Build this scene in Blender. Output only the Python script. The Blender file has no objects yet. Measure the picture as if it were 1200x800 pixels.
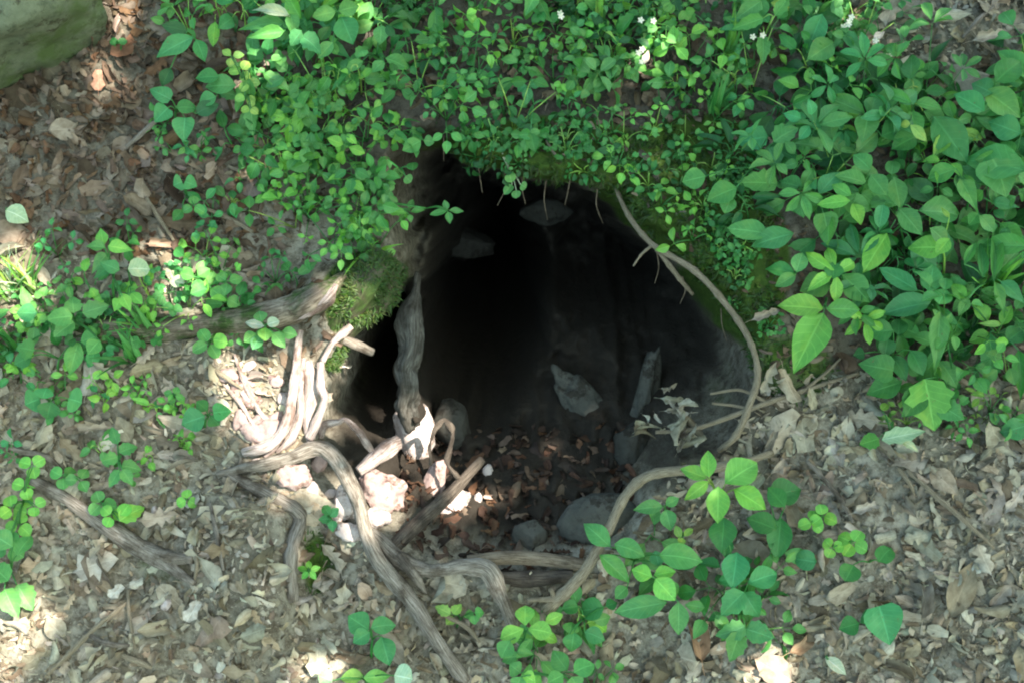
import bpy, math, random
import numpy as np
from mathutils import Vector, Matrix
from mathutils.bvhtree import BVHTree

random.seed(7)
RNG = np.random.default_rng(11)
SC = bpy.context.scene
COL = SC.collection

# ------------------------------------------------------------------ camera
PITCH = math.radians(45)
SLOPE = math.radians(35)
DIST = 2.0
FPX = 1600.0                                   # focal length in photo pixels (1200 wide)
F = Vector((0, math.cos(PITCH), -math.sin(PITCH)))
U = Vector((0, math.sin(PITCH), math.cos(PITCH)))
R = Vector((1, 0, 0))
CAM = -F * DIST
cd = bpy.data.cameras.new('camera')
cd.sensor_width = 36
cd.lens = 36 * FPX / 1200
cd.clip_start = 0.05
cd.clip_end = 500
cam = bpy.data.objects.new('camera', cd)
cam.location = CAM
cam.rotation_euler = (math.pi / 2 - PITCH, 0, 0)
COL.objects.link(cam)
SC.camera = cam
cd.dof.use_dof = True
cd.dof.focus_distance = 1.96
cd.dof.aperture_fstop = 6.3

# ------------------------------------------------------------------ light
SUN = Vector((0.46, -0.34, 0.82)).normalized()  # direction towards the sun
SUN_EL = math.asin(SUN.z)
SUN_AZ = math.atan2(SUN.x, SUN.y)
w = bpy.data.worlds.new('World')
SC.world = w
w.use_nodes = True
nt = w.node_tree
nt.nodes.clear()
sky = nt.nodes.new('ShaderNodeTexSky')
sky.sky_type = 'NISHITA'
sky.sun_disc = False
sky.sun_elevation = SUN_EL
sky.sun_rotation = SUN_AZ
sky.air_density = 1.0
sky.dust_density = 2.5
bg = nt.nodes.new('ShaderNodeBackground')
bg.inputs[1].default_value = 0.15
wo = nt.nodes.new('ShaderNodeOutputWorld')
nt.links.new(sky.outputs[0], bg.inputs[0])
nt.links.new(bg.outputs[0], wo.inputs[0])
sl = bpy.data.lights.new('sun', 'SUN')
sl.energy = 4.2
sl.angle = math.radians(0.5)
sl.color = (1.0, 0.83, 0.91)
so = bpy.data.objects.new('sun', sl)
so.rotation_euler = (-SUN).to_track_quat('-Z', 'Y').to_euler()
so.location = SUN * 20
COL.objects.link(so)
SC.view_settings.view_transform = 'Standard'
SC.view_settings.look = 'None'
SC.view_settings.exposure = 2.42
SC.view_settings.use_white_balance = True
SC.view_settings.white_balance_temperature = 7300
SC.view_settings.white_balance_tint = -15
SC.view_settings.gamma = 1.0
SC.cycles.use_denoising = True
SC.cycles.filter_width = 2.0
SC.cycles.max_bounces = 6
SC.cycles.diffuse_bounces = 3
SC.cycles.glossy_bounces = 2
SC.cycles.transmission_bounces = 4


# ------------------------------------------------------------------ small tools
def tag(o, label=None, cat=None, group=None, kind=None):
    if label: o['label'] = label
    if cat: o['category'] = cat
    if group: o['group'] = group
    if kind: o['kind'] = kind
    return o


_lat = np.random.default_rng(5).random((256, 256))


def vnoise(x, y, seed=0):
    x = np.asarray(x, float) + seed * 17.31
    y = np.asarray(y, float) + seed * 9.77
    xi = np.floor(x).astype(int); yi = np.floor(y).astype(int)
    fx = x - xi; fy = y - yi
    fx = fx * fx * (3 - 2 * fx); fy = fy * fy * (3 - 2 * fy)
    a = _lat[xi & 255, yi & 255]; b = _lat[(xi + 1) & 255, yi & 255]
    c = _lat[xi & 255, (yi + 1) & 255]; d = _lat[(xi + 1) & 255, (yi + 1) & 255]
    return ((a * (1 - fx) + b * fx) * (1 - fy) + (c * (1 - fx) + d * fx) * fy) * 2 - 1


def fbm(x, y, octv=4, seed=0):
    s = 0; a = 1.0; t = 0
    x = np.asarray(x, float); y = np.asarray(y, float)
    for i in range(octv):
        s = s + a * vnoise(x, y, seed + i); t += a
        x = x * 2.03; y = y * 2.03; a *= 0.5
    return s / t


def sstep(a, b, x):
    t = np.clip((np.asarray(x, float) - a) / (b - a), 0, 1)
    return t * t * (3 - 2 * t)


def mesh_np(name, V, T, UV=None, colr=None, smooth=True, mat=None, quads=False):
    """numpy arrays -> mesh; T triangles (n,3) or quads (n,4)."""
    V = np.asarray(V, np.float32); T = np.asarray(T, np.int32)
    k = T.shape[1]
    me = bpy.data.meshes.new(name)
    me.vertices.add(len(V)); me.vertices.foreach_set('co', V.ravel())
    me.loops.add(T.size); me.loops.foreach_set('vertex_index', T.ravel())
    me.polygons.add(len(T))
    me.polygons.foreach_set('loop_start', np.arange(0, T.size, k, dtype=np.int32))
    me.polygons.foreach_set('loop_total', np.full(len(T), k, np.int32))
    me.polygons.foreach_set('use_smooth', np.full(len(T), smooth, bool))
    if UV is not None:
        l = me.uv_layers.new(name='UVMap')
        l.data.foreach_set('uv', np.asarray(UV, np.float32)[T.ravel()].ravel())
    if colr is not None:
        a = me.color_attributes.new('Col', 'FLOAT_COLOR', 'POINT')
        c = np.ones((len(V), 4), np.float32); c[:, :3] = colr
        a.data.foreach_set('color', c.ravel())
    me.update(calc_edges=True)
    me.validate()
    if mat: me.materials.append(mat)
    return me


class Acc:
    """collects pieces (verts, tris, uv, colour) and links them as ONE mesh object."""
    def __init__(s): s.V = []; s.T = []; s.UV = []; s.C = []; s.n = 0

    def add(s, V, T, UV=None, c=(1, 1, 1)):
        V = np.asarray(V, float); T = np.asarray(T)
        s.V.append(V); s.T.append(T + s.n); s.n += len(V)
        s.UV.append(np.zeros((len(V), 2)) if UV is None else UV)
        s.C.append(np.broadcast_to(np.asarray(c, float), (len(V), 3)))

    def mesh(s, name, mat, smooth=True):
        return mesh_np(name, np.concatenate(s.V), np.concatenate(s.T), np.concatenate(s.UV),
                       np.concatenate(s.C), smooth, mat)


def link(name, me, parent=None, M=None):
    o = bpy.data.objects.new(name, me)
    COL.objects.link(o)
    if parent is not None:
        o.parent = parent
        if M is not None: o.matrix_local = Matrix.Translation(-parent.location) @ M
        else: o.matrix_local = Matrix.Translation(-parent.location)
    elif M is not None:
        o.matrix_world = M
    return o


def empty(name, loc):
    o = bpy.data.objects.new(name, None)
    o.empty_display_size = 0.03
    o.location = loc
    COL.objects.link(o)
    return o


# ------------------------------------------------------------------ node helpers
def newmat(name):
    m = bpy.data.materials.new(name); m.use_nodes = True
    n = m.node_tree; n.nodes.clear()
    out = n.nodes.new('ShaderNodeOutputMaterial')
    return m, n, out


def nd(n, t, **kw):
    x = n.nodes.new(t)
    for k, v in kw.items():
        if k.startswith('i_'):
            key = k[2:]
            x.inputs[int(key) if key.isdigit() else key].default_value = v
        else: setattr(x, k, v)
    return x


def math_(n, op, a, b=None, c=None):
    x = n.nodes.new('ShaderNodeMath'); x.operation = op
    for i, v in enumerate((a, b, c)):
        if v is None: continue
        if isinstance(v, (int, float)): x.inputs[i].default_value = v
        else: n.links.new(v, x.inputs[i])
    return x.outputs[0]


def mixc(n, fac, a, b, mode='MIX'):
    x = n.nodes.new('ShaderNodeMix'); x.data_type = 'RGBA'; x.blend_type = mode
    for s, v in ((x.inputs[0], fac), (x.inputs[6], a), (x.inputs[7], b)):
        if isinstance(v, (int, float)): s.default_value = v
        elif isinstance(v, tuple): s.default_value = v if len(v) == 4 else v + (1,)
        else: n.links.new(v, s)
    return x.outputs[2]


def noise_(n, vec, scale, detail=4, rough=0.6):
    x = n.nodes.new('ShaderNodeTexNoise'); x.inputs['Scale'].default_value = scale
    x.inputs['Detail'].default_value = detail; x.inputs['Roughness'].default_value = rough
    if vec is not None: n.links.new(vec, x.inputs['Vector'])
    return x.outputs[0]


def ramp(n, fac, stops):
    x = n.nodes.new('ShaderNodeValToRGB')
    e = x.color_ramp.elements
    while len(e) < len(stops): e.new(0.5)
    for k, (p, c) in enumerate(stops):
        e[k].position = p; e[k].color = c if len(c) == 4 else tuple(c) + (1,)
    n.links.new(fac, x.inputs[0])
    return x.outputs[0]


def leaf_material(name, attr=False, dead=False, transl=0.35):
    m, n, out = newmat(name)
    L = n.links
    if attr:
        c = nd(n, 'ShaderNodeVertexColor', layer_name='Col').outputs[0]
    else:
        c = nd(n, 'ShaderNodeObjectInfo').outputs['Color']
    tc = nd(n, 'ShaderNodeTexCoord')
    uv = nd(n, 'ShaderNodeSeparateXYZ'); L.new(tc.outputs['UV'], uv.inputs[0])
    av = math_(n, 'ABSOLUTE', math_(n, 'MULTIPLY_ADD', uv.outputs[1], 2.0, -1.0))
    mid = math_(n, 'SUBTRACT', 1.0, math_(n, 'SMOOTHSTEP', av, 0.02, 0.10)) if False else None
    mr = nd(n, 'ShaderNodeMapRange', interpolation_type='SMOOTHSTEP')
    mr.inputs[1].default_value = 0.02; mr.inputs[2].default_value = 0.09
    mr.inputs[3].default_value = 1; mr.inputs[4].default_value = 0
    L.new(av, mr.inputs[0]); mid = mr.outputs[0]
    lat = math_(n, 'FRACT', math_(n, 'SUBTRACT', math_(n, 'MULTIPLY', uv.outputs[0], 7.0), math_(n, 'MULTIPLY', av, 1.6)))
    lat = math_(n, 'ABSOLUTE', math_(n, 'SUBTRACT', lat, 0.5))
    mr2 = nd(n, 'ShaderNodeMapRange', interpolation_type='SMOOTHSTEP')
    mr2.inputs[1].default_value = 0.0; mr2.inputs[2].default_value = 0.12
    mr2.inputs[3].default_value = 1; mr2.inputs[4].default_value = 0
    L.new(lat, mr2.inputs[0])
    vein = math_(n, 'MAXIMUM', mid, math_(n, 'MULTIPLY', mr2.outputs[0], 0.45))
    nz = noise_(n, tc.outputs['Object'], 3.0 if not attr else 40.0, 5, 0.65)
    if dead:
        base = mixc(n, ramp(n, nz, [(0.35, (0, 0, 0)), (0.7, (1, 1, 1))]), mixc(n, 1.0, c, (0.55, 0.5, 0.45), 'MULTIPLY'), mixc(n, 1.0, c, (1.12, 1.1, 1.06), 'MULTIPLY'))
        base = mixc(n, math_(n, 'MULTIPLY', vein, 0.35), base, mixc(n, 1.0, c, (1.35, 1.3, 1.25), 'MULTIPLY'))
    else:
        base = mixc(n, ramp(n, nz, [(0.3, (0, 0, 0)), (0.75, (1, 1, 1))]), mixc(n, 1.0, c, (0.68, 0.78, 0.7), 'MULTIPLY'), mixc(n, 1.0, c, (1.22, 1.12, 1.0), 'MULTIPLY'))
        base = mixc(n, math_(n, 'MULTIPLY', vein, 0.8), base, mixc(n, 1.0, c, (1.7, 1.45, 1.6), 'MULTIPLY'))
    if not dead and not attr:
        oi = nd(n, 'ShaderNodeObjectInfo')
        vo = nd(n, 'ShaderNodeVectorMath', operation='SCALE'); vo.inputs[0].default_value = (7.1, 3.7, 5.3)
        L.new(math_(n, 'MULTIPLY', oi.outputs['Random'], 9.0), vo.inputs['Scale'])
        va = nd(n, 'ShaderNodeVectorMath', operation='ADD'); L.new(tc.outputs['UV'], va.inputs[0]); L.new(vo.outputs[0], va.inputs[1])
        sp_ = noise_(n, va.outputs[0], 5.5, 4, 0.7)
        base = mixc(n, ramp(n, sp_, [(0.66, (0, 0, 0)), (0.70, (.8, .8, .8))]), base, (0.12, 0.085, 0.03))
        ye = noise_(n, va.outputs[0], 1.6, 3, 0.6)
        base = mixc(n, ramp(n, ye, [(0.5, (0, 0, 0)), (0.78, (.55, .55, .55))]), base, mixc(n, 1.0, c, (2.0, 1.25, .9), 'MULTIPLY'))
    p = nd(n, 'ShaderNodeBsdfPrincipled')
    L.new(base, p.inputs['Base Color'])
    p.inputs['Roughness'].default_value = 0.85 if dead else 0.5
    p.inputs['Specular IOR Level'].default_value = 0.15 if dead else 0.35
    bmp = nd(n, 'ShaderNodeBump'); bmp.inputs['Strength'].default_value = 0.35; bmp.inputs['Distance'].default_value = 0.002
    L.new(math_(n, 'ADD', math_(n, 'MULTIPLY', vein, -0.5), nz), bmp.inputs['Height'])
    L.new(bmp.outputs[0], p.inputs['Normal'])
    tr = nd(n, 'ShaderNodeBsdfTranslucent')
    L.new(mixc(n, 1.0, base, (1.0, 0.85, 0.7) if dead else (1.1, 1.15, 0.6), 'MULTIPLY'), tr.inputs[0])
    mx = nd(n, 'ShaderNodeMixShader'); mx.inputs[0].default_value = transl
    L.new(p.outputs[0], mx.inputs[1]); L.new(tr.outputs[0], mx.inputs[2]); L.new(mx.outputs[0], out.inputs[0])
    return m


def bark_material(name, c1, c2, c3=None, scale=1.0, rough=0.85, moss=0.0):
    m, n, out = newmat(name)
    L = n.links
    tc = nd(n, 'ShaderNodeTexCoord')
    mp = nd(n, 'ShaderNodeMapping'); mp.inputs['Scale'].default_value = (9.0, 1.6, 1)
    L.new(tc.outputs['UV'], mp.inputs[0])
    gr = noise_(n, mp.outputs[0], 2.0 * scale, 6, 0.7)
    mp2 = nd(n, 'ShaderNodeMapping'); mp2.inputs['Scale'].default_value = (34.0, 5.0, 1)
    L.new(tc.outputs['UV'], mp2.inputs[0])
    gr2 = noise_(n, mp2.outputs[0], 1.0 * scale, 4, 0.7)
    bl = noise_(n, tc.outputs['Object'], 22 * scale, 5, 0.65)
    col = mixc(n, ramp(n, gr, [(0.35, (0, 0, 0)), (0.65, (1, 1, 1))]), c1, c2)
    if c3: col = mixc(n, ramp(n, bl, [(0.5, (0, 0, 0)), (0.62, (1, 1, 1))]), col, c3)
    if moss:
        geo = nd(n, 'ShaderNodeNewGeometry')
        ms = noise_(n, tc.outputs['Object'], 14, 5, 0.7)
        col = mixc(n, ramp(n, ms, [(0.62 - 0.3 * moss, (0, 0, 0)), (0.72 - 0.25 * moss, (1, 1, 1))]), col, (0.035, 0.062, 0.014))
    col = mixc(n, ramp(n, gr2, [(0.42, (1, 1, 1)), (0.56, (0, 0, 0))]), col, mixc(n, 1.0, col, (0.5, 0.47, 0.44), 'MULTIPLY'))
    p = nd(n, 'ShaderNodeBsdfPrincipled')
    L.new(col, p.inputs['Base Color'])
    p.inputs['Roughness'].default_value = rough
    p.inputs['Specular IOR Level'].default_value = 0.2
    bmp = nd(n, 'ShaderNodeBump'); bmp.inputs['Strength'].default_value = 0.7; bmp.inputs['Distance'].default_value = 0.003
    L.new(math_(n, 'ADD', math_(n, 'ADD', gr, math_(n, 'MULTIPLY', gr2, 0.7)), math_(n, 'MULTIPLY', bl, 0.6)), bmp.inputs['Height'])
    L.new(bmp.outputs[0], p.inputs['Normal'])
    L.new(p.outputs[0], out.inputs[0])
    return m


def stone_material(name, c1, c2, c3, moss=0.0):
    m, n, out = newmat(name)
    L = n.links
    tc = nd(n, 'ShaderNodeTexCoord')
    a = noise_(n, tc.outputs['Object'], 14, 7, 0.65)
    b = noise_(n, tc.outputs['Object'], 70, 5, 0.7)
    col = mixc(n, ramp(n, a, [(0.35, (0, 0, 0)), (0.65, (1, 1, 1))]), c1, c2)
    col = mixc(n, ramp(n, b, [(0.5, (0, 0, 0)), (0.7, (1, 1, 1))]), col, c3)
    st = noise_(n, tc.outputs['Object'], 26, 6, 0.75)
    col = mixc(n, ramp(n, st, [(0.54, (0, 0, 0)), (0.60, (.85, .85, .85))]), col, mixc(n, 1.0, col, (0.34, 0.29, 0.25), 'MULTIPLY'))
    if moss:
        ms = noise_(n, tc.outputs['Object'], 5, 5, 0.7)
        col = mixc(n, ramp(n, ms, [(0.60 - 0.25 * moss, (0, 0, 0)), (0.70 - 0.2 * moss, (1, 1, 1))]), col, (0.07, 0.10, 0.035))
    p = nd(n, 'ShaderNodeBsdfPrincipled')
    L.new(col, p.inputs['Base Color'])
    p.inputs['Roughness'].default_value = 0.9
    p.inputs['Specular IOR Level'].default_value = 0.2
    bmp = nd(n, 'ShaderNodeBump'); bmp.inputs['Strength'].default_value = 0.9; bmp.inputs['Distance'].default_value = 0.006
    L.new(math_(n, 'ADD', a, math_(n, 'MULTIPLY', b, 0.5)), bmp.inputs['Height'])
    L.new(bmp.outputs[0], p.inputs['Normal'])
    L.new(p.outputs[0], out.inputs[0])
    return m


def ground_material():
    m, n, out = newmat('forest_soil')
    L = n.links
    tc = nd(n, 'ShaderNodeTexCoord')
    pos = tc.outputs['Object']
    a = noise_(n, pos, 9, 6, 0.65); b = noise_(n, pos, 60, 6, 0.7); c = noise_(n, pos, 260, 3, 0.7)
    col = mixc(n, ramp(n, a, [(0.35, (0, 0, 0)), (0.65, (1, 1, 1))]), (0.15, 0.135, 0.10), (0.27, 0.25, 0.20))
    col = mixc(n, ramp(n, b, [(0.42, (0, 0, 0)), (0.62, (1, 1, 1))]), col, (0.075, 0.062, 0.045))
    col = mixc(n, ramp(n, c, [(0.58, (0, 0, 0)), (0.68, (1, 1, 1))]), col, (0.25, 0.225, 0.18))
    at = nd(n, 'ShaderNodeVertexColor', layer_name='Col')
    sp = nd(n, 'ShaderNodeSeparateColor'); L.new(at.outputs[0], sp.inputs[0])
    humus = mixc(n, b, (0.015, 0.013, 0.010), (0.036, 0.030, 0.024))  # dark soil colour with the burrow's shade mixed in
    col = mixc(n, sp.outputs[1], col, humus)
    mossc = mixc(n, ramp(n, b, [(0.3, (0, 0, 0)), (0.7, (1, 1, 1))]), (0.025, 0.045, 0.010), (0.06, 0.10, 0.018))
    mf = math_(n, 'MULTIPLY', sp.outputs[0], math_(n, 'ADD', 0.35, a))
    mrr = nd(n, 'ShaderNodeMapRange', interpolation_type='SMOOTHSTEP')
    mrr.inputs[1].default_value = 0.25; mrr.inputs[2].default_value = 0.5
    L.new(mf, mrr.inputs[0])
    col = mixc(n, mrr.outputs[0], col, mossc)
    p = nd(n, 'ShaderNodeBsdfPrincipled')
    L.new(col, p.inputs['Base Color'])
    p.inputs['Roughness'].default_value = 0.95
    p.inputs['Specular IOR Level'].default_value = 0.1
    bmp = nd(n, 'ShaderNodeBump'); bmp.inputs['Strength'].default_value = 0.9; bmp.inputs['Distance'].default_value = 0.006
    L.new(math_(n, 'ADD', math_(n, 'MULTIPLY', a, 0.3), math_(n, 'ADD', b, math_(n, 'MULTIPLY', c, 0.4))), bmp.inputs['Height'])
    L.new(bmp.outputs[0], p.inputs['Normal'])
    L.new(p.outputs[0], out.inputs[0])
    return m


M_GREEN = leaf_material('green_leaf', transl=0.3)
M_CANOPY = leaf_material('canopy_leaf', attr=True, transl=0.3)
M_DEAD = leaf_material('dead_leaf', dead=True, transl=0.12)
M_LITTER = leaf_material('litter', attr=True, dead=True, transl=0.1)
M_STEM = leaf_material('plant_stem', transl=0.1)
M_ROOT = bark_material('root_bark', (0.12, 0.10, 0.08), (0.27, 0.245, 0.21), (0.08, 0.065, 0.05))
M_MOSSROOT = bark_material('mossy_bark', (0.10, 0.08, 0.06), (0.20, 0.17, 0.13), (0.26, 0.22, 0.17), moss=0.6)
M_MOSSY = bark_material('very_mossy_bark', (0.05, 0.042, 0.028), (0.085, 0.07, 0.05), (0.03, 0.05, 0.014), moss=0.55)
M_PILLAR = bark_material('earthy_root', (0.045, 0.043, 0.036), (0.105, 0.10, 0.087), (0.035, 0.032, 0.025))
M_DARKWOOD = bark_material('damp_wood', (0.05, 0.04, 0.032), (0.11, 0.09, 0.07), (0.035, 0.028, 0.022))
M_BROWNWOOD = bark_material('brown_wood', (0.14, 0.11, 0.08), (0.23, 0.19, 0.14), (0.10, 0.075, 0.05))
M_VINE = bark_material('vine_bark', (0.16, 0.13, 0.09), (0.30, 0.26, 0.19), (0.20, 0.17, 0.12), scale=2)
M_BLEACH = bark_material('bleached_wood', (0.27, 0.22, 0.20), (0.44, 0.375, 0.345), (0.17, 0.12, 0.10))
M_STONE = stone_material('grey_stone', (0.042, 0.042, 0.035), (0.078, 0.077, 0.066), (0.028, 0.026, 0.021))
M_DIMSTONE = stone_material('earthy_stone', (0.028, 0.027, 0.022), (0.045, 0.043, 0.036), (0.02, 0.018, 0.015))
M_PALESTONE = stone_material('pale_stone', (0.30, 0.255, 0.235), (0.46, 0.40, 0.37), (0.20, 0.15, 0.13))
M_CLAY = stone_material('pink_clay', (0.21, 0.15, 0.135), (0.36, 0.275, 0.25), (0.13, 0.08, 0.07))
M_BOULDER = stone_material('mossy_boulder', (0.085, 0.10, 0.06), (0.15, 0.165, 0.11), (0.05, 0.06, 0.036), moss=0.35)
M_MOSS = leaf_material('moss', attr=True, transl=0.25)

# ------------------------------------------------------------------ the ground with the burrow
X = Vector((1, 0, 0))
T = Vector((0, math.cos(SLOPE), math.sin(SLOPE)))
N = Vector((0, -math.sin(SLOPE), math.cos(SLOPE)))
DIG = Vector((0, 0.85, -0.53)).normalized()


def raydir(px, py):
    return (F + R * ((px - 600) / FPX) - U * ((py - 400) / FPX)).normalized()


def project(P):
    d = P - np.array(CAM)
    z = d @ np.array(F)
    zz = np.where(z > 0.3, z, 0.3)
    return 600 + (d @ np.array(R)) / zz * FPX, 400 - (d @ np.array(U)) / zz * FPX, z


HOLE = np.array([(450, 262), (455, 205), (472, 165), (510, 152), (548, 180), (610, 204), (680, 210), (730, 226), (766, 266), (804, 302),
                 (844, 336), (876, 380), (892, 430), (886, 482), (852, 522), (800, 548), (768, 575), (742, 632),
                 (690, 660), (605, 684), (525, 668), (470, 645), (405, 606), (352, 574), (352, 530), (375, 480), (378, 425),
                 (405, 385), (448, 345), (456, 305)], float)
LOWX = [300, 352, 405, 470, 525, 605, 690, 742, 768, 800, 852, 884, 900]
LOWY = [545, 576, 608, 647, 670, 686, 662, 634, 577, 550, 524, 470, 430]


def sdf(px, py, poly):
    """signed distance to a polygon, positive inside."""
    d = np.full(px.shape, 1e9); ins = np.zeros(px.shape, bool)
    n = len(poly)
    for i in range(n):
        x0, y0 = poly[i]; x1, y1 = poly[(i + 1) % n]
        ex, ey = x1 - x0, y1 - y0
        t = np.clip(((px - x0) * ex + (py - y0) * ey) / (ex * ex + ey * ey), 0, 1)
        d = np.minimum(d, np.hypot(px - x0 - t * ex, py - y0 - t * ey))
        cond = ((y0 > py) != (y1 > py)) & (px < (x1 - x0) * (py - y0) / (y1 - y0 + 1e-12) + x0)
        ins ^= cond
    return np.where(ins, d, -d)


def ell(px, py, cx, cy, rx, ry):
    return np.sqrt(((px - cx) / rx) ** 2 + ((py - cy) / ry) ** 2)


def lineband(px, py, pts, wid):
    d = np.full(np.shape(px), 1e9)
    for (x0, y0), (x1, y1) in zip(pts[:-1], pts[1:]):
        ex, ey = x1 - x0, y1 - y0
        t = np.clip(((px - x0) * ex + (py - y0) * ey) / (ex * ex + ey * ey), 0, 1)
        d = np.minimum(d, np.hypot(px - x0 - t * ex, py - y0 - t * ey))
    return np.exp(-(d / wid) ** 2)


def axis(a, b, step, far):
    core = np.arange(a, b + step * 0.5, step)
    g = []; s = step
    x = 0
    while x < far:
        s *= 1.22; x += s; g.append(x)
    g = np.array(g)
    return np.concatenate([(a - g)[::-1], core, b + g])


us = axis(-1.0, 1.0, 0.005, 45); vs = axis(-0.68, 0.80, 0.005, 45)
uu, vv = np.meshgrid(us, vs)
P0 = uu[..., None] * np.array(X) + vv[..., None] * np.array(T)
PX, PY, PZ = project(P0)
near = (PZ > 0.5) & (PX > -600) & (PX < 1800) & (PY > -600) & (PY < 1400)
PX = np.where(near, PX, -9999); PY = np.where(near, PY, -9999)
S = np.full(PX.shape, -9999.0)
box = (PX > 200) & (PX < 1050) & (PY > 60) & (PY < 820)
S[box] = sdf(PX[box], PY[box], HOLE)
S = np.where(box, S + (9 * fbm(PX / 26, PY / 26, 3, 3) + 4 * fbm(PX / 8, PY / 8, 2, 4)) * sstep(-60, -5, S), S)
sm = np.clip(S, 0, None) * 1.25e-3
kw = np.interp(PX, [345, 375, 400, 440, 520, 640, 740, 880], [3.0, 6, 13, 13, 7, 8, 8.0, 8.0])
dw = kw * (np.sqrt(sm ** 2 + 0.006 ** 2) - 0.006)
dfl = np.clip(np.interp(PX, LOWX, LOWY) - PY, 0, None) * 1.25e-3
dfl = dfl * np.interp(PX, [350, 480, 600, 740, 790, 900], [1.15, 1.2, 1.0, 1.1, 2.4, 2.4]) + 0.008
core = 1.1 * sstep(1.05, 0.15, ell(PX, PY, 560, 400, 100, 150) + 0.12 * fbm(PX / 40, PY / 40, 3, 77)) + 0.6 * sstep(1.0, 0.6, ell(PX, PY, 422, 462, 50, 84)) + 0.05 * sstep(1.0, 0.6, ell(PX, PY, 485, 560, 46, 30))
core += 0.22 * sstep(1.0, 0.3, ell(PX, PY, 720, 360, 110, 90))
dep = np.minimum(dw, dfl + core)
dep = dep - 0.16 * lineband(PX, PY, [(494, 300), (484, 380), (474, 450), (482, 510)], 17) * sstep(0, 40, S)      # rib on the left wall
ins = sstep(0, 30, S)
dep = dep + ins * (0.05 * fbm(PX / 46, PY / 46, 3, 21) + 0.045 * np.abs(fbm(PX / 22, PY / 22, 3, 25)) + 0.008 * fbm(PX / 8, PY / 8, 2, 27))
dep = np.clip(dep, 0, None)
rel = 0.05 * fbm(uu * 1.7, vv * 1.7, 3, 31) + 0.016 * fbm(uu * 8, vv * 8, 3, 41) * (1 - 0.5 * ins) + 0.005 * fbm(uu * 34, vv * 34, 3, 51)
rel *= np.where(np.hypot(uu, vv) > 3, 4.0, 1.0)
# bulge of the mossy brow above the mouth, the bank at right, the ledge at lower left
up = sstep(330, 200, PY) * np.exp(-(np.clip(-S, 0, None) / 70) ** 2) * (S < 0)
rel += 0.035 * up
rel += 0.045 * np.exp(-ell(PX, PY, 900, 330, 90, 140) ** 2)
led = sstep(352, 336, PX + 5 * fbm(PY / 20, PX / 40, 2, 8)) * sstep(200, 300, PX) * sstep(575, 600, PY - 0.35 * (PX - 300)) * sstep(790, 700, PY)
rel += 0.035 * led
rel -= 0.035 * np.exp(-ell(PX, PY, 380, 660, 28, 45) ** 2)
rel -= 0.02 * np.exp(-ell(PX, PY, 190, 668, 60, 38) ** 2)
rel -= 0.035 * np.exp(-ell(PX, PY, 540, 735, 45, 30) ** 2)
rel += 0.05 * np.exp(-ell(PX, PY, 395, 350, 55, 40) ** 2) * (S < 4)
rel = np.where(S > 0, rel * np.exp(-sm * 12), rel)
PG = P0 + rel[..., None] * np.array(N) + dep[..., None] * np.array(DIG)
moss = np.zeros(PX.shape)
for cx, cy, rx, ry, am in [(655, 182, 120, 50, 1.0), (862, 320, 60, 120, 1.0), (425, 350, 50, 60, .9), (820, 180, 90, 60, .9), (540, 190, 70, 30, .7),
                           (930, 430, 60, 50, .5), (375, 660, 26, 45, .55), (195, 668, 55, 35, .35), (740, 240, 40, 40, .9), (790, 262, 70, 60, .9), (830, 470, 60, 50, .45)]:
    moss = np.maximum(moss, am * sstep(1.25, 0.5, ell(PX, PY, cx, cy, rx, ry)))
moss = moss * (1 - 0.85 * sstep(6, 60, S)) + 0.12 * (fbm(uu * 6, vv * 6, 3, 61) > 0.25)
dark = sstep(2, 45, S) * np.interp(PX, [340, 380, 430], [0.6, 0.9, 1.0])  # burrow and overhang shade painted in as darker soil
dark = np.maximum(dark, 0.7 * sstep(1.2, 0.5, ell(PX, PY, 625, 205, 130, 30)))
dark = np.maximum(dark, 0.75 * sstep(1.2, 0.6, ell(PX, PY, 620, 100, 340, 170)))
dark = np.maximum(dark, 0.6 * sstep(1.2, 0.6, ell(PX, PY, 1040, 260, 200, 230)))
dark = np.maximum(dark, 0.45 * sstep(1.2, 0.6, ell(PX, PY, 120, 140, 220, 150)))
dark = np.maximum(dark, 0.75 * sstep(1.3, 0.5, ell(PX, PY, 810, 545, 75, 38)))  # carries the painted darkening past the right lip
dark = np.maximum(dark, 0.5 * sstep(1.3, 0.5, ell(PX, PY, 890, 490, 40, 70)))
PG = PG + (moss * np.clip(0.004 + 0.011 * fbm(uu * 45, vv * 45, 3, 91), 0, None) * (S < 20))[..., None] * np.array(N)
nu, nv = len(us), len(vs)
idx = np.arange(nu * nv).reshape(nv, nu)
quads = np.stack([idx[:-1, :-1], idx[:-1, 1:], idx[1:, 1:], idx[1:, :-1]], -1).reshape(-1, 4)
GV = PG.reshape(-1, 3)
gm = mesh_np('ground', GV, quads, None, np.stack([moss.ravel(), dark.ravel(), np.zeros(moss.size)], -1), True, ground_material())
ground = link('ground', gm)
tag(ground, 'steep forest bank of bare soil and moss with a dark burrow dug into it', 'ground', kind='structure')
BVH = BVHTree.FromPolygons(GV.tolist(), quads.tolist())


_gx, _gy = np.meshgrid(np.arange(-300, 1504, 4.0), np.arange(-300, 1104, 4.0))
_HS = sdf(_gx, _gy, HOLE)


def hole_s(px, py):
    """distance inside (+) or outside (-) the mouth of the burrow, in photo pixels."""
    i = min(max((py + 300) / 4, 0), _HS.shape[0] - 1.001); j = min(max((px + 300) / 4, 0), _HS.shape[1] - 1.001)
    i0, j0 = int(i), int(j); fi, fj = i - i0, j - j0
    return float((_HS[i0, j0] * (1 - fj) + _HS[i0, j0 + 1] * fj) * (1 - fi) + (_HS[i0 + 1, j0] * (1 - fj) + _HS[i0 + 1, j0 + 1] * fj) * fi)


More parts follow.
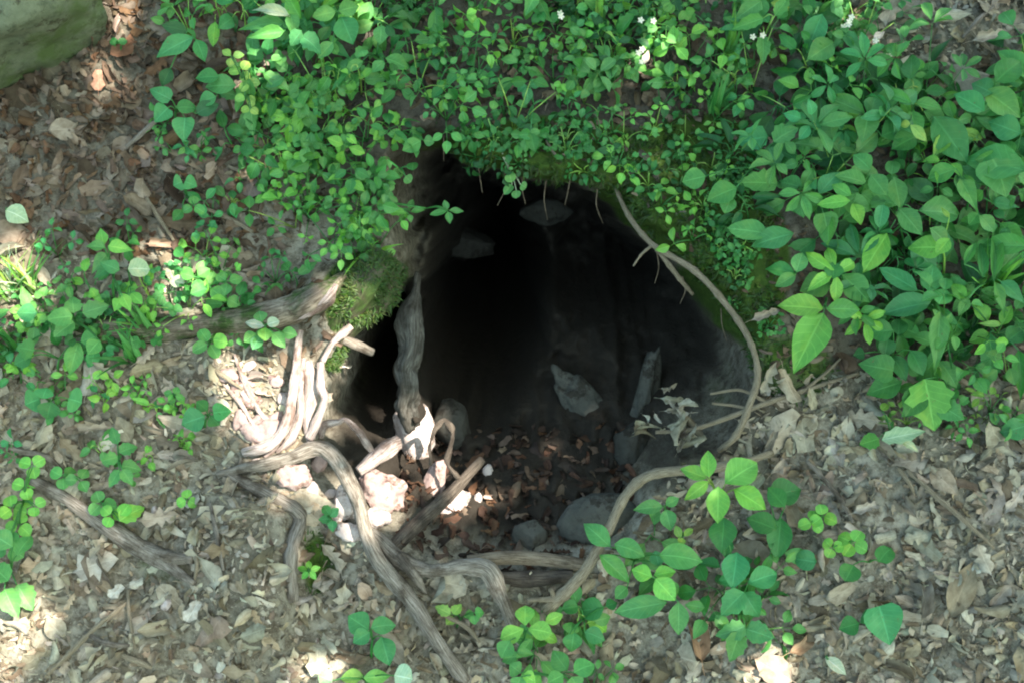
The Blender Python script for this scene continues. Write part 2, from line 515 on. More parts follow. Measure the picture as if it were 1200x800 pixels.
def hit(px, py):
    """where the sight line through a photo pixel meets the ground."""
    p, nn, i, d = BVH.ray_cast(CAM, raydir(px, py))
    if p is None: return base(px, py), N.copy()
    if nn.dot(raydir(px, py)) > 0: nn = -nn
    return p, nn


def base(px, py, off=0.0):
    """point over the undug slope."""
    d = raydir(px, py)
    t = ((N * off) - CAM).dot(N) / d.dot(N)
    return CAM + d * t


def pt(px, py, h=0.0, mode='g'):
    """g: h above the ground there; p: h above the undug slope."""
    if mode == 'g':
        p, nn = hit(px, py)
        return p + (CAM - p).normalized() * h
    return base(px, py, h)


def near_pt(px, py, h):
    """over the ground, or over the undug slope where the ground falls away into the burrow."""
    p, nn = hit(px, py)
    q = base(px, py)
    if (p - CAM).length > (q - CAM).length + 0.05: p = q
    return p + (CAM - p).normalized() * h


def drop(u, v):
    o = X * u + T * v + N * 0.6
    p, nn, i, d = BVH.ray_cast(o, -N)
    if p is None: return X * u + T * v, N.copy()
    if nn.dot(N) < 0: nn = -nn
    return p, nn


# ------------------------------------------------------------------ leaf and wood shapes
def leaf_shape(shape, nL=6, nW=4, fold=0.15, curl=0.1, wave=0.03, roll=0.0, seed=0, droop=0.0):
    """unit leaf: base at x=0, tip at x=1, half width 0.5; normal +z."""
    r = random.Random(seed)
    if shape in ('lobed',): nL = max(nL, 9)
    ts = np.linspace(0, 1, nL + 1)
    if shape == 'ovate': w = np.sin(np.pi * ts ** 0.90) ** 0.9 * (1 - 0.08 * ts)
    elif shape == 'round': w = np.sqrt(np.clip(1 - (2 * ts ** 0.9 - 1) ** 2, 0, 1))
    elif shape == 'obovate': w = np.sin(np.pi * ts ** 1.25) ** 0.8
    elif shape == 'lance': w = np.sin(np.pi * ts ** 0.7) ** 1.1 * (1 - 0.3 * ts)
    elif shape == 'heart': w = np.sin(np.pi * np.clip(ts * 0.93 + 0.07, 0, 1) ** 0.62) ** 0.8
    elif shape == 'toothed':
        w = np.sin(np.pi * ts ** 0.75) ** 0.85 * (1 - 0.15 * ts) * np.where(np.arange(nL + 1) % 2 == 0, 0.86, 1.08)
    elif shape == 'lobed': w = np.sin(np.pi * ts ** 0.95) ** 0.6 * (0.70 + 0.42 * np.cos(ts * 2 * np.pi * 3.5 + 0.6))
    elif shape == 'shard': w = np.array([r.uniform(.15, 1) for _ in ts])
    else: w = np.array([0.6 + 0.4 * r.random() for _ in ts]) * np.sin(np.pi * (0.08 + 0.84 * ts)) ** 0.5
    w = w / w.max() * 0.5
    w[0] = max(w[0], 0.02); w[-1] = max(w[-1], 0.012)
    if shape == 'scrap': w[0] = 0.25; w[-1] = 0.2
    if shape == 'shard': w[0] = r.uniform(.02, .3); w[-1] = r.uniform(.02, .2)
    cs = np.linspace(-1, 1, nW + 1)
    V = []; UV = []
    ph = r.random() * 6
    bend = (r.random() - .5) * 0.15
    for i, t in enumerate(ts):
        for c in cs:
            y = c * w[i]
            if shape == 'shard': y += 0.22 * (r.random() - .5)
            if shape in ('lobed', 'scrap', 'toothed'): y *= 1 + 0.18 * (r.random() - .5) * abs(c)
            z = fold * abs(y) + wave * math.sin(9 * t + ph + 2.2 * c) * abs(c)
            if roll:
                a = roll * y * 2
                y = math.sin(a) / (roll * 2); z += (1 - math.cos(a)) / (roll * 2)
            x = t
            z += -curl * (t - 0.1) ** 2 - droop * t ** 3
            y += bend * t * t
            V.append((x, y, z)); UV.append((t, (c + 1) / 2))
    V = np.array(V); k = nW + 1
    Tt = []
    for i in range(nL):
        for j in range(nW):
            a = i * k + j
            Tt += [(a, a + k, a + k + 1), (a, a + k + 1, a + 1)]
    return V, np.array(Tt), np.array(UV)


def xf(V, M):
    A = np.array(M)
    return V @ A[:3, :3].T + A[:3, 3]


def frame(o, xdir, nrm, sx=1, sy=1, sz=1):
    z = nrm.normalized()
    x = (xdir - z * xdir.dot(z))
    if x.length < 1e-6: x = z.orthogonal()
    x.normalize()
    y = z.cross(x)
    return Matrix(((x.x * sx, y.x * sy, z.x * sz, o.x), (x.y * sx, y.y * sy, z.y * sz, o.y), (x.z * sx, y.z * sy, z.z * sz, o.z), (0, 0, 0, 1)))


def spline(pts, n):
    P = [Vector(p) for p in pts]
    P = [P[0] * 2 - P[1]] + P + [P[-1] * 2 - P[-2]]
    out = []
    segs = len(P) - 3
    for k in range(n):
        t = k / (n - 1) * segs
        i = min(int(t), segs - 1); f = t - i
        a, b, c, d = P[i:i + 4]
        out.append(0.5 * ((2 * b) + (c - a) * f + (2 * a - 5 * b + 4 * c - d) * f * f + (3 * b - a - 3 * c + d) * f ** 3))
    return out


def tube(pts, rads, seg=8, n=None, rough=0.0, seed=0, flat=1.0, kn=0.0):
    """tapered bent tube through points, closed at both ends."""
    n = n or max(4, len(pts) * 4)
    C = spline(pts, n) if len(pts) > 2 else [Vector(pts[0]).lerp(Vector(pts[1]), k / (n - 1)) for k in range(n)]
    rr = np.interp(np.linspace(0, 1, n), np.linspace(0, 1, len(rads)), rads)
    r = random.Random(seed)
    V = []; UV = []; Tt = []
    up_ = Vector((0.13, -0.5, 0.9)); L = 0
    prev = None
    k = seg + 1
    mr_ = max(rads)
    Ls = np.concatenate([[0], np.cumsum([(C[i] - C[i - 1]).length for i in range(1, n)])])
    ang = 2 * np.pi * (np.arange(k) % seg) / seg
    if rough:
        AA, LL = np.meshgrid(ang, Ls)
        q = fbm(np.cos(AA) * 1.3 + seed * 3.1 + LL / mr_ * .11, LL / mr_ * 0.30 + np.sin(AA) * 1.3, 4, seed)
        rid = np.sin(AA * 3 + seed + 2.0 * fbm(LL / mr_ * .08, LL * 0 + seed, 2, seed + 5)) * 0.30
        lump = fbm(LL / mr_ * .22, LL * 0 + seed * 1.3, 2, seed + 9) * 0.9
        mod = 1 + rough * (q * 1.5 + rid + lump)
    else: mod = np.ones((n, k))
    for i, c in enumerate(C):
        t = (C[min(i + 1, n - 1)] - C[max(i - 1, 0)]).normalized()
        s = t.cross(prev if prev else up_)
        if s.length < 1e-5: s = t.orthogonal()
        s.normalize(); b = s.cross(t).normalized(); prev = b
        L = Ls[i]
        kk = 1 + kn * max(0, math.sin(i * 0.9 + seed)) ** 6
        for j in range(k):
            a = ang[j]
            rad = rr[i] * kk * mod[i, j]
            V.append(c + s * (math.cos(a) * rad) + b * (math.sin(a) * rad * flat))
            UV.append((j / seg, L * 8))
    for i in range(n - 1):
        for j in range(seg):
            a = i * k + j
            Tt += [(a, a + 1, a + k + 1), (a, a + k + 1, a + k)]
    m0 = len(V)
    V.append(C[0]); UV.append((0.5, 0)); V.append(C[-1]); UV.append((0.5, L * 8))
    for j in range(seg):
        Tt.append((m0, j + 1, j)); e = (n - 1) * k + j; Tt.append((m0 + 1, e, e + 1))
    return np.array([tuple(v) for v in V]), np.array(Tt), np.array(UV)


def rock_mesh(name, dims, seed, mat, sub=4, cuts=9, rough=0.06):
    import bmesh
    bm = bmesh.new()
    bmesh.ops.create_icosphere(bm, subdivisions=sub, radius=1)
    r = random.Random(seed)
    pl = []
    for _ in range(cuts):
        d = Vector((r.gauss(0, 1), r.gauss(0, 1), r.gauss(0, 1))).normalized(); pl.append((d, 0.62 + 0.25 * r.random()))
    from mathutils import noise as mn
    off = Vector((seed * 3.3, seed * 1.7, 0))
    for v in bm.verts:
        p = v.co.copy()
        for d, k in pl:
            e = p.dot(d) - k
            if e > 0: p -= d * e * 0.92
        p *= 1 + rough * 2.2 * mn.fractal(p * 1.6 + off, 1.0, 2.0, 4) + rough * 0.5 * mn.noise(p * 9 + off)
        v.co = Vector((p.x * dims[0], p.y * dims[1], p.z * dims[2]))
    for f in bm.faces: f.smooth = True
    me = bpy.data.meshes.new(name); bm.to_mesh(me); bm.free()
    me.materials.append(mat)
    return me


# ------------------------------------------------------------------ tree out of view, crown gaps shaped to let the sun flecks through
def sunplane(P):
    a = SUN.orthogonal().normalized(); b = SUN.cross(a).normalized()
    return (P.dot(a), P.dot(b)), a, b


# openings of the crown: where the photograph's sun flecks lie (x, y, half width, half height)
FLECKS = [(352, 462, 22, 52, 0), (308, 502, 26, 22, 0), (284, 455, 14, 30, 0), (330, 540, 20, 10, 0), (484, 504, 20, 30, 0), (446, 580, 28, 24, 0), (393, 494, 12, 3, 0), (422, 506, 8, 5, 0), (450, 535, 14, 8, 0),
          (403, 592, 14, 24, 0), (441, 606, 12, 8, 0), (508, 566, 14, 26, 0), (532, 591, 24, 15, 0), (573, 583, 12, 6, 0), (412, 625, 14, 8, 0), (345, 558, 22, 12, 0), (397, 433, 7, 4, 0), (398, 395, 10, 8, 0),
          (24, 732, 26, 34, 0), (5, 770, 16, 22, 0), (14, 325, 24, 40, 0), (30, 355, 22, 18, 0), (208, 345, 18, 14, 0), (190, 290, 10, 6, 0), (290, 95, 12, 18, 0),
          (742, 80, 5, 14, 0), (1025, 62, 10, 9, 0), (988, 26, 8, 6, 0), (122, 95, 9, 9, 0), (140, 20, 6, 22, 0),
          (890, 785, 18, 10, 0), (385, 785, 14, 10, 0), (425, 36, 5, 5, 0), (388, 345, 4, 8, 0)]


def build_tree():
    spots = []
    for fx, fy, rx, ry, m in FLECKS:
        k = max(3, int(rx * ry / 18))
        for _ in range(k):
            a = random.random() * 6.283; q = math.sqrt(random.random())
            p, _n = hit(fx + rx * q * math.cos(a), fy + ry * q * math.sin(a))
            spots.append(sunplane(p)[0])
    spots = np.array(spots)
    lim = []
    for px_ in range(-160, 1361, 80):
        for py_ in range(-160, 961, 80):
            p, _n = hit(px_, py_); lim.append(sunplane(p)[0])
    lim = np.array(lim)
    lo = lim.min(0) - 0.10; hi = lim.max(0) + 0.10
    _, a, b = sunplane(Vector((0, 0, 0)))
    n = int((hi - lo).prod() * 4600)
    ab = lo + (hi - lo) * RNG.random((n, 2))
    t = 2.35 + 0.9 * RNG.random(n)
    size = 0.042 + 0.03 * RNG.random(n)
    keep = np.ones(n, bool)
    for s0 in range(0, n, 2000):
        dd = np.sqrt(((ab[s0:s0 + 2000, None, :] - spots[None]) ** 2).sum(-1)).min(1)
        keep[s0:s0 + 2000] = dd > size[s0:s0 + 2000] * 0.42 + 0.004
    ab, t, size = ab[keep], t[keep], size[keep]
    n = len(ab)
    ctr = ab[:, :1] * np.array(a) + ab[:, 1:] * np.array(b) + t[:, None] * np.array(SUN)
    V0 = np.array([(-.5, 0, 0), (-.1, .36, .06), (.25, .24, .03), (.5, 0, -.05), (.25, -.24, .03), (-.1, -.36, .06)])
    T0 = np.array([(0, 2, 1), (0, 3, 2), (0, 4, 3), (0, 5, 4)])
    zx = RNG.normal(0, .35, (n, 3)); zx[:, 2] = 1; zx += 0.3 * np.array(SUN); zx /= np.linalg.norm(zx, axis=1)[:, None]
    xx = RNG.normal(0, 1, (n, 3)); xx -= zx * (xx * zx).sum(1)[:, None]; xx /= np.linalg.norm(xx, axis=1)[:, None]
    yy = np.cross(zx, xx)
    V = ctr[:, None, :] + size[:, None, None] * (V0[None, :, :1] * xx[:, None] + V0[None, :, 1:2] * yy[:, None] + V0[None, :, 2:] * zx[:, None])
    Tt = T0[None] + 6 * np.arange(n)[:, None, None]
    c = np.array([0.07, 0.17, 0.045])[None] * (0.7 + 0.6 * RNG.random((n, 1)))
    me = mesh_np('crown', V.reshape(-1, 3), Tt.reshape(-1, 3), np.tile(V0[:, :2] + .5, (n, 1)), np.repeat(c, 6, 0), True, M_CANOPY)
    foot = Vector((2.75, -0.9, -0.75))
    root = empty('shade_tree', foot)
    tag(root, 'unseen understory tree over the bank, crown gaps shaped to cast its sun flecks', 'tree')
    cr = link('crown', me, root); cr['kind'] = 'stuff'
    acc = Acc()
    acc.add(*tube([foot, (2.7, -0.95, 0.8), (2.6, -0.95, 2.0), (2.45, -0.95, 3.4), (2.4, -0.9, 4.6)], [0.09, 0.075, 0.065, 0.05, 0.02], 10, 24, 0.1, 3))
    for k in range(7):
        q = SUN * (2.5 + 0.09 * k) + a * (-0.9 + 0.3 * k) + b * (0.7 * math.sin(k * 1.9))
        acc.add(*tube([(2.55, -0.95, 2.0 + 0.2 * k), Vector((2.5, -0.95, 2.1 + 0.2 * k)).lerp(q, .5) + Vector((0, 0, .1)), q], [0.022, 0.014, 0.004], 6, 12, 0.1, k))
    link('trunk', acc.mesh('trunk', M_ROOT), root)


build_tree()

# ------------------------------------------------------------------ leaf litter
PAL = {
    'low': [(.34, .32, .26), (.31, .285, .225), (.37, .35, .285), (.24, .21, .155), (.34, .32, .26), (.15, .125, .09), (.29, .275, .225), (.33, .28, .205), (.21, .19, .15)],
    'topleft': [(.12, .09, .065), (.16, .125, .095), (.08, .06, .043), (.22, .185, .15), (.12, .075, .045), (.15, .125, .10)],  # browner leaves, with the upper-left shade put into their colour
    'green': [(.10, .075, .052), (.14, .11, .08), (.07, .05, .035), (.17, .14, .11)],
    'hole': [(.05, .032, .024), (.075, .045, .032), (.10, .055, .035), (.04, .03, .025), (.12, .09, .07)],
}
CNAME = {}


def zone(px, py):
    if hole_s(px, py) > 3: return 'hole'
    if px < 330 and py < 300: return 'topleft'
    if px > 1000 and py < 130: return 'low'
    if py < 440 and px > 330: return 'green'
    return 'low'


DEADV = []
for k in range(26):
    shp = ['lobed', 'scrap', 'shard', 'ovate', 'shard', 'lance', 'lobed', 'lance', 'shard', 'scrap', 'lobed', 'lance', 'ovate'][k % 13]
    DEADV.append(leaf_shape(shp, 4 if shp in ('scrap', 'shard') else 6, 3 if shp == 'shard' else 4, fold=random.uniform(-.45, .5), curl=random.uniform(-.6, .9), wave=random.uniform(.04, .16),
                            roll=random.choice([0, 0, .5, 1.1, 2.0]) * random.choice([-1, 1]), seed=100 + k))


def jitter(c, r, a=0.12):
    s = 1 + random.gauss(0, a)
    return tuple(max(0.008, x * s * (1 + random.gauss(0, 0.03))) for x in c)


def litter():
    acc = Acc()
    half = []
    tries = 0
    count = 0
    while count < 10500 and tries < 60000:
        tries += 1
        u = random.uniform(-1.02, 1.02); v = random.uniform(-0.68, 0.80)
        p0 = X * u + T * v
        a, b, z = project(np.array(p0)[None]); a = float(a[0]); b = float(b[0])
        if not (-190 < a < 1390 and -170 < b < 960): continue
        if hole_s(a, b) > -2: continue
        zn = zone(a, b)
        ms = float(np.max([0] + [sstep(1.2, .5, ell(a, b, *e)) for e in ((655, 182, 120, 50), (770, 255, 75, 60), (820, 185, 90, 60), (862, 320, 50, 110), (425, 350, 45, 50), (372, 660, 20, 40), (200, 668, 40, 24))]))
        if random.random() < ms * 0.93: continue
        if zn == 'green' and random.random() < 0.6: continue
        p, nn = drop(u, v)
        L = min(0.075, 0.008 + 0.013 * random.lognormvariate(0, .70))
        if zn == 'topleft': L *= 1.15
        d = Vector((random.gauss(0, 1), random.gauss(0, 1), random.gauss(0, .3)))
        tl = 0.26 if L > .02 else .6
        n2 = (nn + Vector((random.gauss(0, tl), random.gauss(0, tl), random.gauss(0, tl)))).normalized()
        o = p + nn * random.uniform(0.001, 0.008)
        k = random.choice(DEADV)
        wr = random.uniform(0.3, 0.8)
        M = frame(o, d, n2, L, L * wr, L * 0.7)
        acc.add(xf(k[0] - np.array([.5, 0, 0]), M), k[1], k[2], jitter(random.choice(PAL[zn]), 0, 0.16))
        count += 1
    # crumbs and slivers
    cV, cT, cU = leaf_shape('scrap', 2, 1, fold=0.3, curl=.5, seed=5)
    count = 0
    while count < 17000:
        u = random.uniform(-1.0, 1.0); v = random.uniform(-0.66, 0.78)
        a, b, z = project(np.array(X * u + T * v)[None]); a = float(a[0]); b = float(b[0])
        count += 1
        if not (-100 < a < 1300 and -100 < b < 900): continue
        if hole_s(a, b) > -2: continue
        zn = zone(a, b)
        if zn == 'green' and random.random() < .5: continue
        p, nn = drop(u, v)
        L = random.uniform(.004, .018)
        n2 = (nn + Vector((random.gauss(0, .6), random.gauss(0, .6), random.gauss(0, .6)))).normalized()
        M = frame(p + nn * random.uniform(0, .004), Vector((random.gauss(0, 1), random.gauss(0, 1), 0)), n2, L, L * random.uniform(.1, .6), L)
        acc.add(xf(cV - np.array([.5, 0, 0]), M), cT, cU, jitter(random.choice(PAL[zn]), 0, 0.25))
    # dark brown leaves on the floor of the burrow
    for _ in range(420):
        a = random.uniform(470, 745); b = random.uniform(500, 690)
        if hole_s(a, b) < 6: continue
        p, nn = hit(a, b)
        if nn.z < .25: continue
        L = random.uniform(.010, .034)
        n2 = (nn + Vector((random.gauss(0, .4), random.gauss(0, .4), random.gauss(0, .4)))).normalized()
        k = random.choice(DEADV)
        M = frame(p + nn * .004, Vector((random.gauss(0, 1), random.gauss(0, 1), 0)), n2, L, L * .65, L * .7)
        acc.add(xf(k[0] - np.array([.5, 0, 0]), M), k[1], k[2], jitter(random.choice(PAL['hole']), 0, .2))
    o = link('leaf_litter', acc.mesh('leaf_litter', M_LITTER))
    tag(o, 'deep litter of small dry broken leaves covering the forest bank', 'leaf litter', kind='stuff')


litter()

# fallen leaves one can pick out, each an object
DEADM = {}
for shp, word in (('ovate', 'oval'), ('lobed', 'lobed'), ('scrap', 'torn'), ('lance', 'narrow')):
    DEADM[shp] = []
    for k, (cu, wd) in enumerate((((.25, 0.0), 'flat'), ((.9, 1.9), 'curled'), ((-.5, -1.5), 'humped'))):
        V, Tt, UV = leaf_shape(shp, 7, 4, fold=.12, curl=cu[0], wave=.07, roll=cu[1], seed=300 + k + 10 * len(DEADM))
        V = V - np.array([.5, 0, 0])
        # a short dry stalk
        sv, st, su = tube([(-.5, 0, 0), (-.62, .02, .02), (-.75, .0, .03)], [.012, .01, .008], 3, 4)
        V2 = np.concatenate([V, sv]); T2 = np.concatenate([Tt, st + len(V)]); U2 = np.concatenate([UV, su * 0 + .5])
        DEADM[shp].append((mesh_np('fallen_leaf', V2, T2, U2, None, True, M_DEAD), word, wd))


def fallen(px, py, L, wr, ang, shp, var, colr, label, group=None, h=0.012, tilt=0.25, name='fallen_leaf'):
    p, nn = hit(px, py)
    d3 = R * math.cos(ang) - U * -math.sin(ang)
    n2 = (nn + (CAM - p).normalized() * .3 + Vector((random.gauss(0, tilt), random.gauss(0, tilt), random.gauss(0, tilt)))).normalized()
    me, w1, w2 = DEADM[shp][var]
    o = link(name, me, None, frame(p + nn * h, d3, n2, L, L * wr, L * .8))
    o.color = tuple(colr) + (1,)
    return tag(o, label, 'leaf', group)


HERO_FALLEN = [
    (113, 664, .066, .85, 0.3, 'lobed', 0, (.44, .42, .37), 'large pale grey flat leaf just below the fallen branch at lower left'),
    (818, 742, .080, .62, 1.7, 'ovate', 1, (.33, .215, .14), 'large orange brown curled leaf beneath the tall broadleaf plant'),
    (905, 785, .060, .7, 2.6, 'ovate', 0, (.42, .34, .27), 'pale brown leaf catching the sun at the bottom edge'),
    (940, 752, .055, .6, 0.5, 'lance', 1, (.33, .24, .16), 'tan leaf lying left of the dark green lobed leaf'),
    (930, 705, .040, .5, 1.5, 'scrap', 1, (.42, .39, .33), 'small pale curl of dead leaf below the trefoil seedlings'),
    (985, 690, .060, .45, 0.4, 'lance', 0, (.30, .27, .21), 'long buff leaf under the round seedling leaf on the right slope'),
    (1085, 690, .075, .4, 1.4, 'lance', 1, (.30, .275, .23), 'long rolled grey leaf standing on end on the right slope'),
    (1125, 690, .085, .45, 1.2, 'ovate', 0, (.25, .21, .145), 'large olive brown leaf on the right slope beside the rolled grey one'),
    (1150, 655, .05, .8, 2.0, 'lobed', 2, (.36, .34, .29), 'pale lobed leaf at the lower end of the thin dark twig'),
    (1015, 595, .045, .6, .4, 'lobed', 1, (.40, .37, .32), 'pale cupped leaf with raised edge on the right slope'),
    (1060, 590, .05, .6, 2.2, 'ovate', 1, (.27, .24, .19), 'dull humped leaf under the thin dark twig on the right'),
    (915, 540, .045, .7, .8, 'lobed', 1, (.34, .30, .25), 'curled leaf caught at the right end of the bare root'),
    (905, 510, .055, .4, 1.2, 'lobed', 1, (.28, .255, .21), 'ragged brown leaf hanging on the burrow right lip'),
    (898, 372, .042, .6, .4, 'lobed', 1, (.36, .31, .25), 'pale torn leaf on the mossy bank right of the vine'),
    (232, 715, .032, .7, 1.2, 'scrap', 0, (.46, .44, .38), 'cream leaf scrap with a stalk on the muddy patch'),
    (165, 688, .022, .9, .2, 'scrap', 2, (.45, .43, .36), 'small cream oval leaf beside the muddy patch'),
    (140, 697, .024, .8, 1.0, 'scrap', 0, (.50, .48, .42), 'tiny whitish leaf chip left of the muddy patch'),
    (190, 605, .06, .55, .1, 'lobed', 0, (.36, .31, .255), 'pinkish tan leaf right of the fallen branch'),
    (110, 500, .055, .5, .2, 'lobed', 1, (.33, .285, .22), 'tan curled leaf under the dark green pair at left'),
    (455, 752, .08, .5, -.9, 'ovate', 2, (.30, .265, .21), 'humped grey brown leaf left of the long root foot'),
    (80, 155, .05, .7, .2, 'ovate', 0, (.26, .23, .19), 'grey leaf among dark ones below the boulder'),
    (120, 95, .030, .7, 1.5, 'scrap', 0, (.45, .25, .18), 'small reddish leaf catching the sun near the boulder'),
    (195, 288, .06, .45, 0, 'lobed', 1, (.34, .25, .19), 'reddish brown curled leaf above the sunlit soil patch'),
    (140, 25, .05, .3, 1.4, 'lance', 1, (.42, .32, .28), 'narrow pinkish leaf at the top edge near the boulder'),
    (15, 275, .05, .8, .3, 'ovate', 0, (.20, .165, .13), 'dark round leaf at the left edge above the grass tuft'),
    (742, 82, .032, .35, 1.3, 'lance', 0, (.60, .54, .44), 'cream sliver of leaf shining in sun above the burrow'),
    (1025, 63, .026, .45, .7, 'lance', 0, (.60, .52, .46), 'pale pink sliver of leaf shining in sun at upper right'),
    (1045, 30, .06, .6, 1.3, 'lobed', 0, (.32, .28, .22), 'buff leaf standing among weeds at the top right'),
    (1155, 50, .055, .6, .3, 'lobed', 1, (.34, .31, .26), 'grey curled leaf at the top right corner'),
    (470, 100, .045, .5, 1.9, 'lance', 0, (.22, .17, .12), 'brown leaf caught in the weeds above the burrow'),
    (660, 155, .03, .5, .6, 'scrap', 1, (.18, .14, .10), 'small dark leaf on the moss above the burrow'),
    (572, 583, .030, .45, 0, 'scrap', 1, (.48, .37, .32), 'small pink chip in sun on the burrow floor'),
    (395, 432, .026, .45, .15, 'scrap', 2, (.55, .50, .45), 'small white chip on the dark wall right of the bleached roots'),
]
for (px, py, L, wr, ang, shp, var, c, lab) in HERO_FALLEN:
    fallen(px, py, L, wr, ang, shp, var, c, lab, h=.055 if py < 90 and px > 700 else (0.014 if hole_s(px, py) < 0 else 0.010))


def more_fallen(total):
    place = {'low': None, 'topleft': 'in the brown drift below the boulder', 'green': 'among the weeds above the burrow'}
    done = 0
    while done < total:
        a = random.uniform(-10, 1210); b = random.uniform(-10, 810)
        if hole_s(a, b) > -8: continue
        zn = zone(a, b)
        if zn == 'green' and random.random() < .75: continue
        if any(abs(a - q[0]) < 34 and abs(b - q[1]) < 26 for q in HERO_FALLEN): continue
        if ell(a, b, 190, 668, 60, 40) < 1 or ell(a, b, 770, 255, 75, 60) < 1 or ell(a, b, 820, 185, 90, 60) < 1 or ell(a, b, 655, 182, 120, 50) < 1 or ell(a, b, 862, 320, 50, 110) < 1: continue
        shp = random.choice(['ovate', 'lobed', 'scrap', 'lance', 'lobed', 'ovate'])
        var = random.randrange(3)
        c = jitter(random.choice(PAL[zn]), 0, .12)
        lum = c[0]
        cw = 'dark' if lum < .19 else ('dull tan' if lum < .30 else 'pale')
        if place.get(zn): pl = place[zn]
        elif b > 560 and a > 640: pl = 'on the slope right of the burrow threshold'
        elif a > 640: pl = 'at the foot of the weeds right of the burrow'
        elif b > 560 and a > 300: pl = 'around the roots below the burrow'
        elif b > 560: pl = 'near the fallen branch at lower left'
        else: pl = 'on the soil left of the burrow'
        _, w1, w2 = DEADM[shp][var]
        lab = '%s %s %s fallen leaf %s' % (cw, w2, w1, pl)
        fallen(a, b, random.uniform(.022, .058), random.uniform(.4, .8), random.uniform(0, 6.28), shp, var, c, lab, 'fallen leaves ' + pl, h=random.uniform(.006, .013), tilt=.35)
        done += 1


more_fallen(258)

# ------------------------------------------------------------------ wood: roots, vines, sticks
def wood(name, label, cat, paths, mat, group=None, part='stem', seg=9, rough=.22, seed=1, kn=0.0):
    """paths: list of (points (px, py, height[, mode]), radii in photo pixels); the first is the main piece."""
    objs = []
    root = None
    for k, (pts, rads) in enumerate(paths):
        P = [pt(q[0], q[1], q[2], q[3] if len(q) > 3 else 'g') for q in pts]
        V, Tt, UV = tube(P, [r * 1.25e-3 for r in rads], seg, len(P) * 9, rough, seed + k, kn=kn)
        me = mesh_np(name if k == 0 else part, V, Tt, UV, None, True, mat if not isinstance(mat, list) else mat[k])
        if k == 0:
            root = link(name, me); tag(root, label, cat, group)
        else:
            o = bpy.data.objects.new(part, me); COL.objects.link(o); o.parent = root
    return root


wood('mossy_root', 'thick mossy root running left from the burrow mouth under small weeds', 'root',
     [([(30, 392, -.012), (110, 385, .004), (180, 386, .02), (240, 380, .024), (300, 374, .026), (345, 362, .028), (378, 345, .028), (404, 322, .006)], [8, 10, 12, 12, 13, 15, 14, 8]),
      ([(452, 300, .02, 'p'), (432, 340, .02, 'p'), (405, 370, .0, 'p'), (392, 400, -.02, 'p'), (385, 432, -.03, 'p')], [24, 34, 30, 22, 14]),
      ([(345, 375, .036), (365, 364, .041), (384, 348, .042), (394, 334, .036)], [2, 5, 7, 3])],
     [M_MOSSROOT, M_MOSSY, M_BLEACH], part='root_collar', seg=16, rough=.42, seed=4)
wood('exposed_root', 'long bare grey root arching over the burrow left lip and down to the bottom edge', 'root',
     [([(255, 556, .004), (290, 548, .015), (335, 537, .03, 'p'), (372, 524, .04, 'p'), (395, 540, .045, 'p'), (418, 585, .045, 'p'), (432, 635, .04, 'p'), (455, 672, .035, 'p'), (485, 708, .03, 'p'), (515, 755, .02, 'p'), (545, 798, .0, 'p')],
       [4, 6, 7, 8, 8.5, 8, 8, 9, 9, 9, 7]),
      ([(445, 655, .03, 'p'), (470, 690, .02, 'p'), (462, 720, .01, 'p')], [6, 6, 3])],
     M_ROOT, part='side_root', rough=.28, seed=9)
wood('exposed_root', 'crooked grey root bent like an elbow across the burrow threshold', 'root',
     [([(375, 592, -.02, 'p'), (410, 608, -.005, 'p'), (440, 628, .005, 'p'), (470, 655, .015, 'p'), (505, 668, .02, 'p'), (545, 663, .028, 'p'), (572, 668, .03, 'p'), (588, 700, .02, 'p'), (602, 732, .0, 'p')],
       [5, 7, 8, 9.5, 8, 8, 10, 8.5, 8]),
      ([(468, 652, .02, 'p'), (485, 672, .03, 'p'), (500, 695, .015, 'p')], [8, 6, 2])],
     M_ROOT, part='side_root', rough=.25, seed=14)
wood('broken_stick', 'dark broken stick leaning up from the elbow root into the burrow', 'stick',
     [([(455, 648, .0, 'p'), (490, 612, -.01, 'p'), (525, 580, -.03, 'p'), (565, 538, -.05, 'p')], [9, 9, 8, 6])],
     M_DARKWOOD, rough=.15, seed=21)
wood('fallen_stick', 'smooth brown stick lying flat along the burrow threshold', 'stick',
     [([(548, 657, -.012, 'p'), (590, 653, -.006, 'p'), (640, 655, -.003, 'p'), (685, 662, .0, 'p')], [7, 8, 8, 7])],
     M_BROWNWOOD, rough=.1, seed=23)
wood('fallen_stick', 'dark damp stick half buried below the smooth brown one', 'stick',
     [([(572, 674, -.01, 'p'), (620, 678, -.004, 'p'), (672, 674, .0, 'p')], [7, 9, 7])], M_DARKWOOD, rough=.2, seed=27)
wood('vine', 'thin brown vine curving down the mossy right rim of the burrow', 'vine',
     [([(722, 222, .01, 'p'), (738, 255, .025, 'p'), (765, 287, .04, 'p'), (812, 316, .05, 'p'), (850, 356, .05, 'p'), (878, 398, .045, 'p'), (888, 438, .04, 'p'), (878, 474, .03, 'p'), (862, 510, .02, 'p'), (842, 528, .0, 'p')],
       [2.6, 3, 3.4, 3.6, 3.6, 3.8, 4, 4.2, 4.4, 3.5]),
      ([(765, 287, .04, 'p'), (752, 298, .035, 'p'), (742, 312, .03, 'p')], [2, 1.6, 1]),
      ([(770, 292, .035, 'p'), (795, 325, .02, 'p'), (812, 345, .0, 'p')], [3, 3, 2])],
     M_VINE, part='side_shoot', rough=.12, seed=31, kn=.25)
